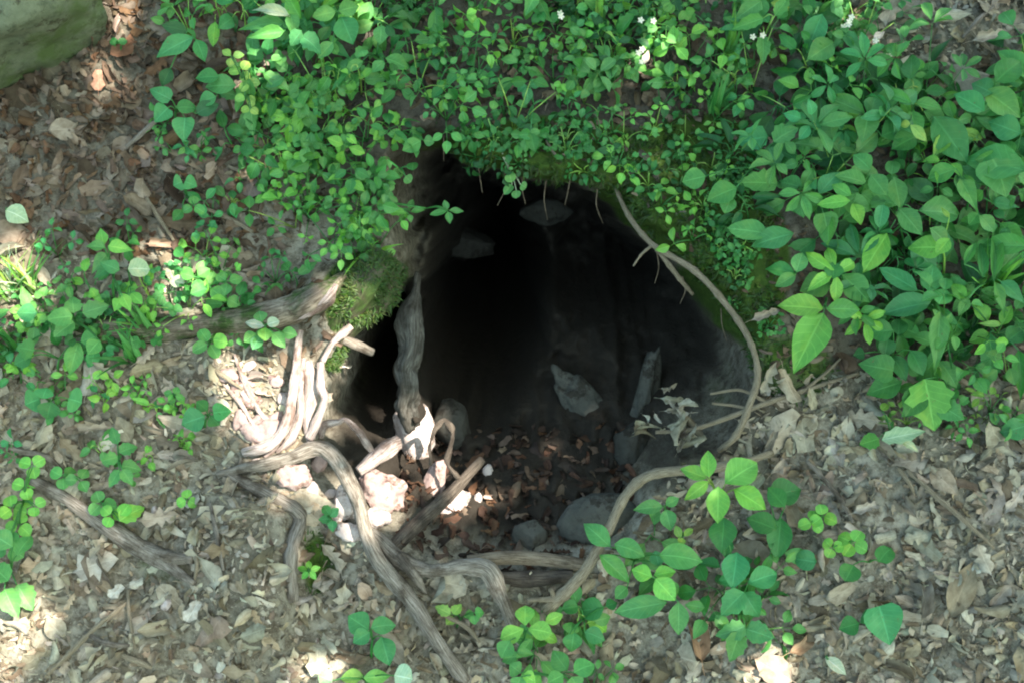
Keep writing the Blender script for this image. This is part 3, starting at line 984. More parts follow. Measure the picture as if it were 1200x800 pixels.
wood('bare_root', 'thin bare root rising from the lower lip and bending right behind bright green leaves', 'root',
     [([(640, 714, .005, 'p'), (662, 694, .025, 'p'), (690, 662, .04, 'p'), (712, 622, .045, 'p'), (735, 578, .045, 'p'), (765, 556, .04, 'p'), (815, 550, .035, 'p'), (862, 544, .03, 'p'), (905, 530, .01, 'p')],
       [8, 7, 6, 5.5, 6, 6, 5.5, 5, 4]),
      ([(655, 702, .02, 'p'), (638, 702, .02, 'p'), (618, 703, .018, 'p')], [5, 3, 2]),
      ([(650, 700, .02, 'p'), (645, 690, .03, 'p')], [3, 2])],
     M_VINE, part='side_root', rough=.15, seed=37, kn=.2)
wood('forked_twig', 'fine forked twig reaching from the dry leaf bunch to the right bank', 'twig',
     [([(768, 506, .01, 'p'), (810, 503, .012, 'p'), (850, 490, .02, 'p'), (895, 473, .03, 'p'), (945, 456, .02, 'p'), (1006, 437, .012, 'p')], [2, 2.6, 3, 3.2, 2.6, 2]),
      ([(832, 461, .02, 'p'), (868, 457, .03, 'p'), (900, 472, .03, 'p')], [1.6, 2, 2]),
      ([(834, 472, .015, 'p'), (860, 475, .02, 'p'), (882, 480, .03, 'p')], [1.6, 2, 2]),
      ([(940, 458, .02, 'p'), (966, 438, .02, 'p'), (985, 420, .02, 'p')], [2, 1.8, 1.2])],
     M_VINE, part='side_twig', seg=6, rough=.1, seed=41)
wood('fallen_branch', 'weathered grey fallen branch with a forked end on the leaf litter', 'branch',
     [([(38, 563, .012), (75, 582, .016), (110, 606, .018), (150, 632, .02), (185, 655, .02), (228, 683, .014)], [7, 8, 8, 10, 9, 4]),
      ([(165, 640, .02), (195, 652, .024), (226, 656, .02)], [8, 8, 5])],
     M_ROOT, part='side_branch', rough=.2, seed=45)
wood('buried_root', 'soil dusted root bending down the edge of the earth ledge', 'root',
     [([(262, 552, .0), (300, 572, .006), (345, 597, .008), (352, 612, .008), (340, 650, .010), (343, 704, .002)], [5, 7, 8, 8, 8, 6])],
     M_ROOT, rough=.3, seed=48)
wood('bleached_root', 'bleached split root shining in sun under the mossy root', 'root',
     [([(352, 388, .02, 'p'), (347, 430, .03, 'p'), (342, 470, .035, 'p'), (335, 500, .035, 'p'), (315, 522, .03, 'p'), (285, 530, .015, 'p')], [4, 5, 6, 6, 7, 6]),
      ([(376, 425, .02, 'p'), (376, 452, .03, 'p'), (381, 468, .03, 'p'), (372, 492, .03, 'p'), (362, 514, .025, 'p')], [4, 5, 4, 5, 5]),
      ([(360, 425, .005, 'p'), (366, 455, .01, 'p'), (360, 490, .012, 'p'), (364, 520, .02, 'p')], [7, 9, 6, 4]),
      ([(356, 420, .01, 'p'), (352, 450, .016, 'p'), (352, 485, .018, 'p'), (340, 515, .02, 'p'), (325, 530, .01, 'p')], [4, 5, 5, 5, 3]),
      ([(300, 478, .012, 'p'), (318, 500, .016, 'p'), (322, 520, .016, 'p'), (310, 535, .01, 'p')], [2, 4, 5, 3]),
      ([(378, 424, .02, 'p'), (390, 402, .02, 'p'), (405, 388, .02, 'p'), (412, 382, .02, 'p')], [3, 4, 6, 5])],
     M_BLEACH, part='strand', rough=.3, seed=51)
wood('white_rootlet', 'thin white rootlet arched over the black hollow left of the rib', 'root',
     [([(376, 512, .0, 'p'), (380, 498, .01, 'p'), (396, 494, .012, 'p'), (406, 492, .012, 'p'), (420, 505, .005, 'p'), (432, 522, -.005, 'p'), (438, 530, -.01, 'p')], [3, 5, 5, 4, 4, 4, 3])],
     M_BLEACH, seg=6, rough=.35, seed=57)
wood('pale_root_end', 'knobbly pale root end lit by sun below the rounded pale stone', 'root',
     [([(420, 552, -.005, 'p'), (435, 540, -.01, 'p'), (452, 526, -.02, 'p'), (466, 518, -.035, 'p')], [5, 8, 9, 7])], M_BLEACH, seg=8, rough=.4, seed=59)
wood('wooden_peg', 'short grey stub of root sticking into the dark left hollow', 'root',
     [([(402, 398, -.01, 'p'), (420, 405, -.02, 'p'), (437, 413, -.03, 'p')], [5, 6, 5])], M_ROOT, rough=.1, seed=61)
for k, (pts, lab) in enumerate([
    ([(275, 415, .006), (285, 445, .012), (300, 475, .012), (312, 490, .01)], 'straight thin rootlet on the pinkish soil left of the bleached root'),
    ([(262, 450, .008), (280, 470, .012), (292, 488, .014), (300, 505, .012)], 'kinked pale rootlet leftmost on the pinkish soil'),
    ([(246, 428, .012), (262, 440, .014), (285, 456, .012)], 'fine twig slanting across the soil below the mossy root')]):
    wood('rootlet', lab, 'root', [(pts, [1.6, 2.6, 2.4, 1.6])], M_BLEACH if k < 2 else M_VINE, seg=5, rough=.2, seed=63 + k)

for k, (pts, r, lab) in enumerate([
    ([(148, 172, .012), (168, 155, .016), (190, 136, .016)], 3.2, 'pale straight stick by the weeds under the boulder'),
    ([(238, 243, .012), (268, 256, .014), (297, 272, .012)], 2.8, 'pale twig sloping down left of the trefoil mass'),
    ([(172, 232, .01), (188, 258, .014), (204, 282, .01)], 2.4, 'thin dark twig in the brown leaves at left'),
    ([(100, 741, .012), (125, 753, .02), (152, 756, .012)], 3.2, 'crooked twig forming a hook at the lower left'),
    ([(150, 690, .012), (152, 725, .016), (158, 760, .01)], 2.4, 'thin upright twig crossing the hooked twig'),
    ([(55, 790, .01), (85, 762, .016), (112, 735, .016), (150, 705, .01)], 3.0, 'long dark twig slanting up to the muddy patch'),
    ([(246, 588, .012), (254, 625, .016), (262, 668, .01)], 2.4, 'thin straight twig beside the earth ledge'),
    ([(143, 767, .01), (160, 774, .014), (178, 782, .01)], 3.2, 'short light twig near the bottom left'),
    ([(228, 640, .014), (231, 660, .02), (228, 680, .012)], 2.4, 'short green grey twig at the forked branch end'),
    ([(946, 540, .01), (965, 560, .014), (985, 585, .016), (1000, 612, .01)], 3.2, 'dark bent twig right of the bare root'),
    ([(1062, 550, .012), (1090, 575, .02), (1130, 610, .02), (1165, 642, .012)], 3.0, 'long thin dark twig on the right slope'),
    ([(1052, 548, .014), (1065, 565, .018), (1072, 580, .012)], 2.4, 'short tan twig beside the top of the long dark twig'),
    ([(1128, 45, .012), (1145, 25, .02), (1165, 8, .012)], 2.6, 'grey twig at the top right among dead leaves'),
    ([(1128, 22, .012), (1145, 45, .02), (1165, 62, .01)], 2.6, 'second grey twig crossing at the top right'),
    ([(520, 720, .01, 'p'), (548, 735, .006, 'p'), (562, 752, .0, 'p')], 2.6, 'thin twig in the hollow between the two grey roots'),
    ([(0, 520, .01), (25, 528, .014), (55, 535, .012), (75, 552, .008)], 3.4, 'flat grey strip of bark at the left edge'),
    ([(655, 690, .03), (662, 705, .03), (670, 722, .02)], 1.8, 'thin white stalk beside the trefoil below the threshold'),
    ([(640, 165, .012), (648, 178, .014), (655, 186, .01)], 1.6, 'tiny pale twig on the moss over the mouth')]):
    wood('twig', lab, 'twig', [(pts, [r * .8, r, r, r * .6])], M_VINE if k % 3 else M_ROOT, seg=5, rough=.2, seed=70 + k, group=None)

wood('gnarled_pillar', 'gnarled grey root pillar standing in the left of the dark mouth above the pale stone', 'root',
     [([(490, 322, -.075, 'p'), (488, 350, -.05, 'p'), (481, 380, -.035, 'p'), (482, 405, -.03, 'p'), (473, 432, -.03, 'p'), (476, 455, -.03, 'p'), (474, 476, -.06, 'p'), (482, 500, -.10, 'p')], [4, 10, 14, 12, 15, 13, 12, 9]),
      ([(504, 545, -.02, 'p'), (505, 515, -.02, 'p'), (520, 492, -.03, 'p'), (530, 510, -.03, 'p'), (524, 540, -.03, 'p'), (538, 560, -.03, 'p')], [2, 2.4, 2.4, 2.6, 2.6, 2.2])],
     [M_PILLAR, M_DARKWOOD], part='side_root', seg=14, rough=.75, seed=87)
HANG = [(520, 165, 24), (560, 196, 30), (590, 205, 36), (612, 214, 26), (640, 218, 40), (668, 217, 24), (700, 228, 34), (770, 302, 30), (800, 330, 26), (845, 368, 32)]
for k, (a, b, l) in enumerate(HANG):
    wood('hanging_rootlet', 'hair thin rootlet dangling from the brow over the dark mouth', 'root',
         [([(a, b - 6, .004, 'p'), (a + 3 * math.sin(k), b + l * .4, -.004, 'p'), (a + 7 * math.sin(k * 2.3), b + l, -.02, 'p')], [.9, .7, .35])], M_BROWNWOOD, seg=4, rough=.1, seed=120 + k, group='rootlets dangling from the brow')

# ------------------------------------------------------------------ stones
def stone(px, py, dims, rot, seed, mat, name, label, h=0.0, mode='g', cat='stone', sub=4, cuts=9, rough=.06):
    me = rock_mesh(name, dims, seed, mat, sub, cuts, rough)
    P = pt(px, py, h, mode)
    Bm = Matrix((tuple(R), tuple(U), tuple(-F))).transposed()        # view axes: x right, y up, z towards the viewer
    Mr = (Bm.to_4x4() @ Matrix.Rotation(rot, 4, 'Z'))
    o = link(name, me, None, Matrix.Translation(P) @ Mr)
    return tag(o, label, cat, kind='thing')


stone(18, 10, (.150, .128, .15), .55, 3, M_BOULDER, 'mossy_boulder', 'big mossy green boulder with a pale top at the upper left corner', h=.05, cat='boulder', sub=5, cuts=11, rough=.055)
stone(688, 478, (.030, .086, .022), .62, 8, M_STONE, 'stone_slab', 'grey slab leaning in the middle of the burrow', h=.0, rough=.1)
stone(756, 462, (.022, .082, .024), -.22, 12, M_STONE, 'stone_slab', 'narrow upright grey stone left of the dry leaf bunch', h=.0, rough=.1)
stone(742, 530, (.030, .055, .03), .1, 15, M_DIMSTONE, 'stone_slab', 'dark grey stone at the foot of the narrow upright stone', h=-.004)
stone(705, 612, (.062, .044, .035), .1, 20, M_STONE, 'rounded_stone', 'rounded grey stone on the burrow floor behind the bare root', h=.006, cuts=4)
stone(622, 628, (.026, .034, .02), .1, 19, M_STONE, 'pointed_stone', 'small pointed grey stone behind the smooth brown stick', h=.008)
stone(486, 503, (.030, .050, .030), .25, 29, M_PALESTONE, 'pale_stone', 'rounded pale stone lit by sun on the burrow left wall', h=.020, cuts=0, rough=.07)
stone(572, 551, (.008, .011, .008), -.4, 31, M_PALESTONE, 'pale_pebble', 'tiny white pebble just past the broken stick tip', h=.006, sub=3)
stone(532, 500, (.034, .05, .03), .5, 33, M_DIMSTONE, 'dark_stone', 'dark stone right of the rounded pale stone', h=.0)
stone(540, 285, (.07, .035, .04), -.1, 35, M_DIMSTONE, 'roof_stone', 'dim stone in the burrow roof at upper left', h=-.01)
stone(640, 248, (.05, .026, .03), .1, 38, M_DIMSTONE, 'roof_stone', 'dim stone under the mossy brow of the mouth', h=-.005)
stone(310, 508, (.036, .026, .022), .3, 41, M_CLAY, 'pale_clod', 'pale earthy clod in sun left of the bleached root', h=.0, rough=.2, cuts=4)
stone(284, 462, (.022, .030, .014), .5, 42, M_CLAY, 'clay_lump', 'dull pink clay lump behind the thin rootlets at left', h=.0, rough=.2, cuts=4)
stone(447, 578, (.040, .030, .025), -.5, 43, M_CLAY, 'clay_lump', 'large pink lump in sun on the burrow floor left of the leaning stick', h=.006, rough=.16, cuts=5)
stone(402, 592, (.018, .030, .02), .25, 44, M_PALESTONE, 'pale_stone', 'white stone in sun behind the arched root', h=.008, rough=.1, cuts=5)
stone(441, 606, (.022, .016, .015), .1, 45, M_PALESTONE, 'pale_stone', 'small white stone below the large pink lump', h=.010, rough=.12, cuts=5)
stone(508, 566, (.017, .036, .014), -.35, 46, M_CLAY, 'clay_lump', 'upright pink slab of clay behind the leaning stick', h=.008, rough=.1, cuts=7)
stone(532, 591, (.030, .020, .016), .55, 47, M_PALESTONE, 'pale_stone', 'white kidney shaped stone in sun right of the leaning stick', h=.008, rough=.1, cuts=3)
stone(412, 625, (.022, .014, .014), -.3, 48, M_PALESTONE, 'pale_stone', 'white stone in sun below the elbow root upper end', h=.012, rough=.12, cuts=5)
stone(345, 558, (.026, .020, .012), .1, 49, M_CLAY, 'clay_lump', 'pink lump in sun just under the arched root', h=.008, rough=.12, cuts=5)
for k, (a, b, s, lab) in enumerate([(268, 440, .011, 'topmost pink crumb on the sunny soil left of the bleached root'), (292, 430, .008, 'pink crumb beside the straight thin rootlet'),
                                    (283, 492, .013, 'pink clod at the left foot of the pale earthy clod'), (334, 470, .010, 'pale crumb tucked behind the bleached strands'),
                                    (322, 446, .009, 'pale crumb above the pale earthy clod'), (300, 545, .010, 'pink clod touching the arched root left end'),
                                    (372, 545, .012, 'pink clod under the top of the arched root'), (366, 572, .009, 'pale clod under the arched root below the pink one')]):
    stone(a, b, (s * 1.4, s, s * .8), k * .7, 170 + k, M_CLAY if k % 2 == 0 else M_PALESTONE, 'earth_clod', lab, h=.003, sub=3, rough=.15, cuts=5)
for k, (a, b, s, lab) in enumerate([(388, 578, .008, 'white chip at the left under the arched root'), (395, 610, .008, 'white chip touching the elbow root upper end'),
                                    (181, 598, .006, 'small white pebble right of the fallen branch'), (192, 690, .007, 'small grey pebble in the muddy patch'),
                                    (196, 708, .008, 'larger grey pebble in the muddy patch'), (560, 583, .007, 'pink chip nearest the white kidney shaped stone')]):
    stone(a, b, (s * 1.3, s, s), k, 50 + k, M_PALESTONE, 'pebble', lab, h=.004, sub=3)


def curled_bunch():
    p = pt(795, 497, .0, 'p')
    root = empty('dry_leaf_bunch', p)
    tag(root, 'bunch of pale curled dead leaves stacked at the burrow right edge', 'leaves')
    rb = random.Random(9)
    for k in range(26):
        a = 795 + rb.gauss(0, 17); b = 500 + rb.gauss(0, 19); L = rb.uniform(.016, .040); ang = rb.gauss(.3, .9)
        q = base(a, b, .004 + .016 * rb.random())
        me = DEADM[['lobed', 'scrap', 'lance', 'ovate'][k % 4]][1 + (k % 2)][0]
        n2 = ((CAM - q).normalized() + Vector((rb.gauss(0, .7), rb.gauss(0, .7), .3 + rb.gauss(0, .6)))).normalized()
        o = link('curled_leaf', me, root, frame(q, R * math.cos(ang) + U * math.sin(ang), n2, L, L * rb.uniform(.4, .8), L * 1.2))
        o.color = jitter(random.choice([(.25, .25, .20), (.19, .185, .15), (.13, .12, .09), (.31, .31, .26)]), 0, .1) + (1,)


curled_bunch()

# ------------------------------------------------------------------ green plants
GREEN = {'bright': (.155, .385, .07), 'mid': (.085, .25, .068), 'teal': (.06, .225, .075), 'dark': (.025, .10, .028), 'yel': (.20, .36, .08), 'pale': (.34, .44, .30), 'deep': (.042, .165, .040)}  # bright and dark tones widened to stand in for light and shade in foliage


def gcol(k, a=.12):
    c = GREEN[k]; s = 1 + random.gauss(0, a)
    return (max(.01, c[0] * s * (1 + random.gauss(0, .08))), max(.02, c[1] * s), max(.01, c[2] * s * (1 + random.gauss(0, .1))), 1)


LEAFM = {}
for shp in ('ovate', 'round', 'obovate', 'lance', 'heart', 'toothed'):
    LEAFM[shp] = []
    for k in range(4):
        V, Tt, UV = leaf_shape(shp, 8 if shp == 'toothed' else 7, 4, fold=random.uniform(.12, .38), curl=random.uniform(.05, .35), wave=random.uniform(.01, .045), seed=400 + k, droop=random.uniform(0, .15))
        LEAFM[shp].append(mesh_np('leaf', V, Tt, UV, None, True, M_GREEN))


def compound(kind, seed):
    r = random.Random(seed)
    acc = Acc()
    if kind == 'trefoil': sets = [(0, .16, .56, .37, r.choice(['obovate', 'ovate'])), (r.uniform(1.5, 2.1), .10, .5, .35, 'obovate'), (-r.uniform(1.5, 2.1), .10, .5, .35, r.choice(['obovate', 'ovate']))]
    elif kind == 'ternate': sets = [(0, .35, .55, .36, 'ovate'), (1.15, .18, .5, .34, 'ovate'), (-1.15, .18, .5, .34, 'ovate')]
    elif kind == 'palmate': sets = [(a, .05, .62 - .1 * abs(a) / 2, .26, 'obovate') for a in (0, 1.0, -1.0, 2.1, -2.1)]
    elif kind == 'biternate':
        sets = []
        for a, d in ((0, .45), (1.3, .32), (-1.3, .32)):
            for b in (-1.0, 0, 1.0):
                sets.append((a, d, .30, .24, 'round', b))
    for s in sets:
        a, d, L, wd, shp = s[:5]
        V, Tt, UV = leaf_shape(shp, 5, 2 if kind == 'biternate' else 4, fold=r.uniform(.1, .4), curl=r.uniform(.1, .5), wave=.03, seed=seed + int(a * 10))
        a2 = a + (s[5] if len(s) > 5 else 0) + r.gauss(0, .12)
        M = Matrix.Translation((math.cos(a) * d, math.sin(a) * d, r.gauss(0, .03))) @ Matrix.Rotation(a2, 4, 'Z') @ Matrix.Rotation(r.gauss(-.05, .32), 4, 'Y') @ Matrix.Rotation(r.gauss(0, .32), 4, 'X') @ Matrix.Diagonal((L, wd * r.uniform(.9, 1.1), L, 1))
        acc.add(xf(V, M), Tt, UV)
        p0 = Vector((0, 0, 0)); p1 = Vector((math.cos(a) * d, math.sin(a) * d, 0))
        if (p1 - p0).length > .08: acc.add(*tube([p0, p1], [.012, .010], 3, 3))
    return mesh_np('leaf', np.concatenate(acc.V), np.concatenate(acc.T), np.concatenate(acc.UV), None, True, M_GREEN)


COMPM = {k: [compound(k, 500 + 7 * j) for j in range(9)] for k in ('trefoil', 'ternate', 'palmate', 'biternate')}


def stem_obj(root, tubes, colr):
    acc = Acc()
    for t in tubes: acc.add(*t)
    me = mesh_np('stem', np.concatenate(acc.V), np.concatenate(acc.T), np.concatenate(acc.UV), None, True, M_STEM)
    o = link('stem', me, root)
    o.color = colr
    return o


def weed(px, py, kind, n, size, hgt, ckeys, label, group, name='small_weed', cat='weed', spread=1.0):
    p, nn = hit(px, py)
    q = base(px, py)
    if (p - CAM).length > (q - CAM).length + .08: p, nn = q, N.copy()
    root = empty(name, p)
    ck = random.choice(ckeys)
    what, _, where = label.partition('|')
    szw = 'small' if size < .034 else ('mid sized' if size < .044 else 'larger')
    cw = {'mid': 'mid green', 'bright': 'bright green', 'teal': 'bluish green', 'deep': 'deep green', 'dark': 'dark green', 'yel': 'yellowish'}[ck]
    kw_ = {'trefoil': 'trefoil', 'biternate': 'many leafleted', 'ternate': 'pointed trefoil', 'ovate': 'oval leaved', 'toothed': 'toothed', 'lance': 'narrow leaved', 'obovate': 'blunt leaved', 'palmate': 'five fingered'}[kind]
    tag(root, '%s %s %s weed, %s leaves, %s' % (szw, cw, kw_, ['no', 'one', 'two', 'three', 'four', 'five', 'six', 'seven'][n], where), cat, group)
    upv = (Vector((0, 0, .5)) + nn * .5).normalized()
    view = (CAM - p).normalized()
    tubes = []
    a0 = random.random() * 6.28
    node = p
    for i in range(n):
        az = a0 + i * 2.4 + random.gauss(0, .3)
        tang = (R * math.cos(az) + T * math.sin(az))
        if kind in ('ovate', 'heart', 'toothed', 'lance', 'obovate', 'round'):
            f = (i + 1) / n
            node = p + upv * hgt * (.35 + .65 * f) + Vector((random.gauss(0, .004), random.gauss(0, .004), 0))
            tip = node + tang * size * .35 * spread
            me = random.choice(LEAFM[kind])
            wr = {'ovate': .55, 'heart': .75, 'toothed': .55, 'lance': .28, 'obovate': .5, 'round': .9}[kind]
            sx, sy = size * random.uniform(.8, 1.15), size * wr * random.uniform(.9, 1.1)
        else:
            lean = random.uniform(.25, 1.0) * spread
            tip = p + upv * hgt * random.uniform(.55, 1.1) + tang * hgt * lean
            node = p
            me = random.choice(COMPM[kind])
            sx = sy = size * random.uniform(.6, 1.3)
        nrm = (upv * .7 + view * .35 + tang * .25 + Vector((random.gauss(0, .3), random.gauss(0, .3), random.gauss(0, .3)))).normalized()
        o = link('leaf', me, root, frame(tip, tang + Vector((0, 0, -.15)), nrm, sx, sy, sx))
        o.color = gcol(ck if random.random() < .75 else random.choice(ckeys))
        mid = node.lerp(tip, .5) + upv * .006
        tubes.append(tube([node, mid, tip], [.0011, .0009, .0007], 3, 5))
    if node is not p: tubes.append(tube([p, p.lerp(node, .5) + R * .002, node], [.0016, .0013, .0009], 4, 5))
    stem_obj(root, tubes, gcol('yel' if random.random() < .3 else 'deep'))
    return root


def hero(name, label, bpx, h, leaves, cat='plant', ck='mid', stemc='deep', stagger=.02):
    """leaves: (base x, base y, tip x, tip y, width, shape[, colour]) in photo pixels; h: height over the ground."""
    p = near_pt(bpx[0], bpx[1], 0)
    root = empty(name, p)
    tag(root, label, cat)
    tubes = []
    mx = sum(l[0] for l in leaves) / len(leaves); my = sum(l[1] for l in leaves) / len(leaves)
    hub = near_pt(mx * .7 + bpx[0] * .3, my * .7 + bpx[1] * .3, h * .6)
    tubes.append(tube([p, p.lerp(hub, .5) + Vector((0, 0, h * .12)), hub], [.0022, .0018, .0014], 5, 7))
    for l in leaves:
        bx, by, tx, ty, wd, shp = l[:6]
        c = l[6] if len(l) > 6 else ck
        hh = h + random.uniform(-stagger, stagger)
        B = near_pt(bx, by, hh)
        view = (CAM - B).normalized()
        nrm = (Vector((0, 0, .40)) + N * .25 + view * .55 + Vector((random.gauss(0, .13), random.gauss(0, .13), random.gauss(0, .13)))).normalized()
        d = raydir(tx, ty)
        t = (B - CAM).dot(nrm) / d.dot(nrm)
        Q = CAM + d * t
        L = (Q - B).length
        k = (B - CAM).length / FPX
        if L > 2.2 * k * math.hypot(tx - bx, ty - by): L = 1.4 * k * math.hypot(tx - bx, ty - by)
        o = link('leaf', random.choice(LEAFM[shp]), root, frame(B, Q - B, nrm, L * 1.03, wd * k * .98, L))
        o.color = gcol(c, .07)
        tubes.append(tube([hub, hub.lerp(B, .55) + Vector((0, 0, .006)), B], [.0012, .001, .0008], 4, 6))
    stem_obj(root, tubes, gcol(stemc))
    return root


def Z(ox, oy, k, L):
    """zoomed tile coordinates to photo pixels."""
    return [(ox + l[0] / k, oy + l[1] / k, ox + l[2] / k, oy + l[3] / k, l[4] / k) + tuple(l[5:]) for l in L]


def tri(cx, cy, r, ang, wd=.75, shp='round', c=None, n=3, sq=.85):
    out = []
    for i in range(n):
        a = math.radians(ang + i * 360 / n)
        x, y = math.cos(a), -math.sin(a) * sq
        t = (cx + x * r * .12, cy + y * r * .12, cx + x * r, cy + y * r, wd * r, shp)
        out.append(t + ((c,) if c else ()))
    return out


def R3(L): return Z(800, 0, 3, L)
def R6(L): return Z(800, 267, 3, L)
def R9(L): return Z(800, 533, 3, L)
def R8(L): return Z(400, 533, 3, L)
def R4(L): return Z(0, 267, 3, L)
def R1(L): return Z(0, 0, 3, L)
def Q4(L): return Z(900, 180, 4, L)
def Q5(L): return Z(560, 600, 4, L)


# right bank
hero('broadleaf_plant', 'young plant with one big heart shaped leaf at the top edge right of centre', (885, 45), .07, R3([(262, -5, 235, 88, 95, 'heart'), (310, 10, 380, 30, 45, 'ovate', 'yel')]))
hero('broadleaf_plant', 'two stacked dark oval leaves on a stem right of the grassy clump at top', (955, 90), .06, R3([(490, 50, 440, 175, 80, 'ovate', 'teal'), (530, 150, 445, 205, 85, 'ovate', 'mid'), (560, 110, 640, 190, 45, 'lance', 'teal')]))
hero('trefoil_seedling', 'slim three leaved seedling held above the others at upper right', (1068, 150), .10, R3([(808, 355, 808, 272, 58, 'obovate'), (803, 362, 712, 320, 40, 'ovate'), (815, 362, 912, 378, 45, 'ovate'), (800, 440, 860, 495, 40, 'ovate', 'yel'), (800, 435, 765, 440, 30, 'ovate', 'yel')]), ck='mid')
hero('broadleaf_plant', 'plant with three smooth leaves fanned left of the slim trefoil', (1010, 175), .08, R3([(640, 400, 508, 338, 66, 'ovate'), (660, 415, 676, 335, 66, 'obovate'), (650, 410, 640, 490, 84, 'heart'), (700, 480, 790, 440, 90, 'ovate', 'deep')]), ck='mid')
hero('broadleaf_plant', 'plant with one large drooping oval leaf in the right weed bank', (1090, 150), .09, R3([(882, 410, 1002, 562, 118, 'ovate'), (820, 480, 740, 520, 80, 'ovate', 'deep')]), ck='teal')
hero('broadleaf_plant', 'pale green plant with four broad leaves near the right edge top', (1160, 130), .09, R3([(1090, 330, 1020, 290, 80, 'ovate', 'teal'), (1060, 320, 1190, 400, 95, 'ovate'), (1060, 390, 960, 330, 80, 'ovate', 'teal'), (1100, 290, 1190, 200, 90, 'ovate', 'deep')]), ck='mid')
hero('broadleaf_plant', 'plant with two very broad pale leaves at the right edge', (1185, 215), .10, R3([(1210, 600, 992, 545, 130, 'ovate'), (1090, 560, 1150, 668, 150, 'heart'), (1190, 470, 1080, 430, 90, 'ovate', 'teal')]), ck='mid')
hero('broadleaf_plant', 'plant with long arched leaves left of the broad pale pair', (1130, 255), .08, Q4([(880, 70, 748, 120, 95, 'ovate'), (900, 120, 985, 260, 80, 'lance'), (985, 280, 945, 330, 60, 'ovate'), (990, 290, 1065, 365, 70, 'ovate'), (900, 60, 990, 180, 110, 'ovate', 'deep'), (1050, 230, 1180, 245, 60, 'lance', 'teal')]), ck='mid')
hero('bright_rosette', 'bright green rosette of pointed leaves in the middle of the right weed bank', (1005, 255), .11, Q4([(460, 140, 325, 90, 85, 'ovate', 'mid'), (390, 200, 298, 140, 60, 'ovate'), (385, 220, 235, 240, 66, 'ovate'), (395, 235, 440, 328, 72, 'ovate'), (480, 100, 560, 190, 95, 'ovate', 'mid'), (480, 75, 405, 0, 90, 'ovate', 'mid')]), ck='bright')
hero('broadleaf_plant', 'plant with blunt leaves stacked right of the bright rosette', (1060, 300), .09, Q4([(590, 110, 625, 250, 90, 'ovate'), (580, 100, 585, 25, 66, 'round'), (610, 255, 725, 375, 100, 'ovate'), (540, 240, 525, 340, 66, 'round', 'teal'), (560, 200, 480, 240, 50, 'ovate')]), ck='mid')
hero('broadleaf_plant', 'plant with large dull leaves left of the bright rosette', (955, 260), .075, Q4([(240, 240, 95, 250, 110, 'ovate'), (260, 280, 290, 405, 115, 'heart'), (160, 160, 60, 130, 90, 'ovate', 'deep'), (240, 190, 330, 80, 90, 'ovate', 'teal'), (210, 70, 165, 165, 70, 'ovate', 'mid')]), ck='mid')
hero('broadleaf_plant', 'low plant with toothed leaves at the left of the right weed bank', (885, 200), .05, R3([(335, 645, 200, 640, 88, 'toothed'), (190, 660, 90, 700, 86, 'ovate'), (170, 690, 150, 750, 60, 'ovate'), (80, 620, 0, 640, 84, 'ovate'), (300, 480, 195, 500, 100, 'toothed', 'teal'), (320, 500, 400, 440, 90, 'toothed'), (300, 520, 340, 590, 80, 'toothed', 'teal')]), ck='mid')
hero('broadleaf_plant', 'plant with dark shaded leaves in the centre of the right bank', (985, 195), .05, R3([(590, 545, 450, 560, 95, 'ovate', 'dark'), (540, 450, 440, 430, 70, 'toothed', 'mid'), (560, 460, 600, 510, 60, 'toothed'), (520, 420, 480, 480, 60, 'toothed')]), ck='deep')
hero('broadleaf_plant', 'pair of oval leaves overhanging the bank beside the moss', (885, 270), .055, R6([(300, 20, 160, 0, 90, 'ovate'), (390, 20, 250, 55, 84, 'ovate', 'teal')]), ck='mid')
hero('trefoil_plant', 'small three leaved plant above the big leafed one by the burrow', (925, 335), .06, R6([(395, 160, 288, 132, 58, 'ovate'), (400, 158, 420, 80, 60, 'ovate'), (398, 165, 328, 205, 50, 'ovate')]), ck='mid')
hero('trefoil_plant', 'three leaved plant whose lowest large leaf hangs beside the burrow', (968, 352), .09, R6([(492, 285, 342, 270, 86, 'ovate', 'bright'), (505, 285, 622, 285, 72, 'ovate', 'mid'), (495, 300, 405, 478, 125, 'ovate', 'bright')]), ck='mid')
hero('broadleaf_plant', 'plant with two dull oval leaves behind the hanging three leaved plant', (965, 345), .06, R6([(520, 190, 420, 215, 100, 'ovate'), (560, 165, 660, 255, 95, 'ovate'), (530, 180, 530, 120, 70, 'ovate', 'deep')]), ck='mid')
hero('trefoil_plant', 'three leaved plant with long smooth leaves right of the burrow', (1095, 365), .09, R6([(825, 220, 695, 142, 70, 'ovate', 'teal'), (868, 225, 880, 130, 82, 'ovate', 'teal'), (870, 262, 705, 295, 90, 'ovate', 'teal'), (900, 270, 925, 210, 70, 'ovate'), (905, 295, 892, 500, 66, 'lance')]), ck='mid')
hero('broadleaf_plant', 'yellowish young shoot with two rounded leaves on a tall stem', (1105, 330), .10, Q4([(800, 440, 665, 440, 115, 'heart', 'bright'), (760, 350, 850, 420, 80, 'ovate', 'mid'), (850, 400, 790, 470, 70, 'ovate', 'bright'), (850, 300, 810, 250, 24, 'lance', 'yel')]), ck='bright', stemc='yel')
hero('narrow_leaf_plant', 'plant with upright strap leaves at the right edge', (1165, 330), .08, Q4([(920, 520, 980, 400, 40, 'lance'), (1010, 580, 1000, 390, 50, 'lance'), (1060, 600, 1080, 250, 60, 'lance'), (1080, 560, 1180, 430, 110, 'ovate'), (1060, 600, 1120, 760, 50, 'lance'), (1090, 600, 1210, 690, 70, 'lance', 'teal'), (930, 680, 860, 610, 60, 'ovate', 'bright'), (940, 680, 900, 750, 50, 'ovate')]), ck='mid')
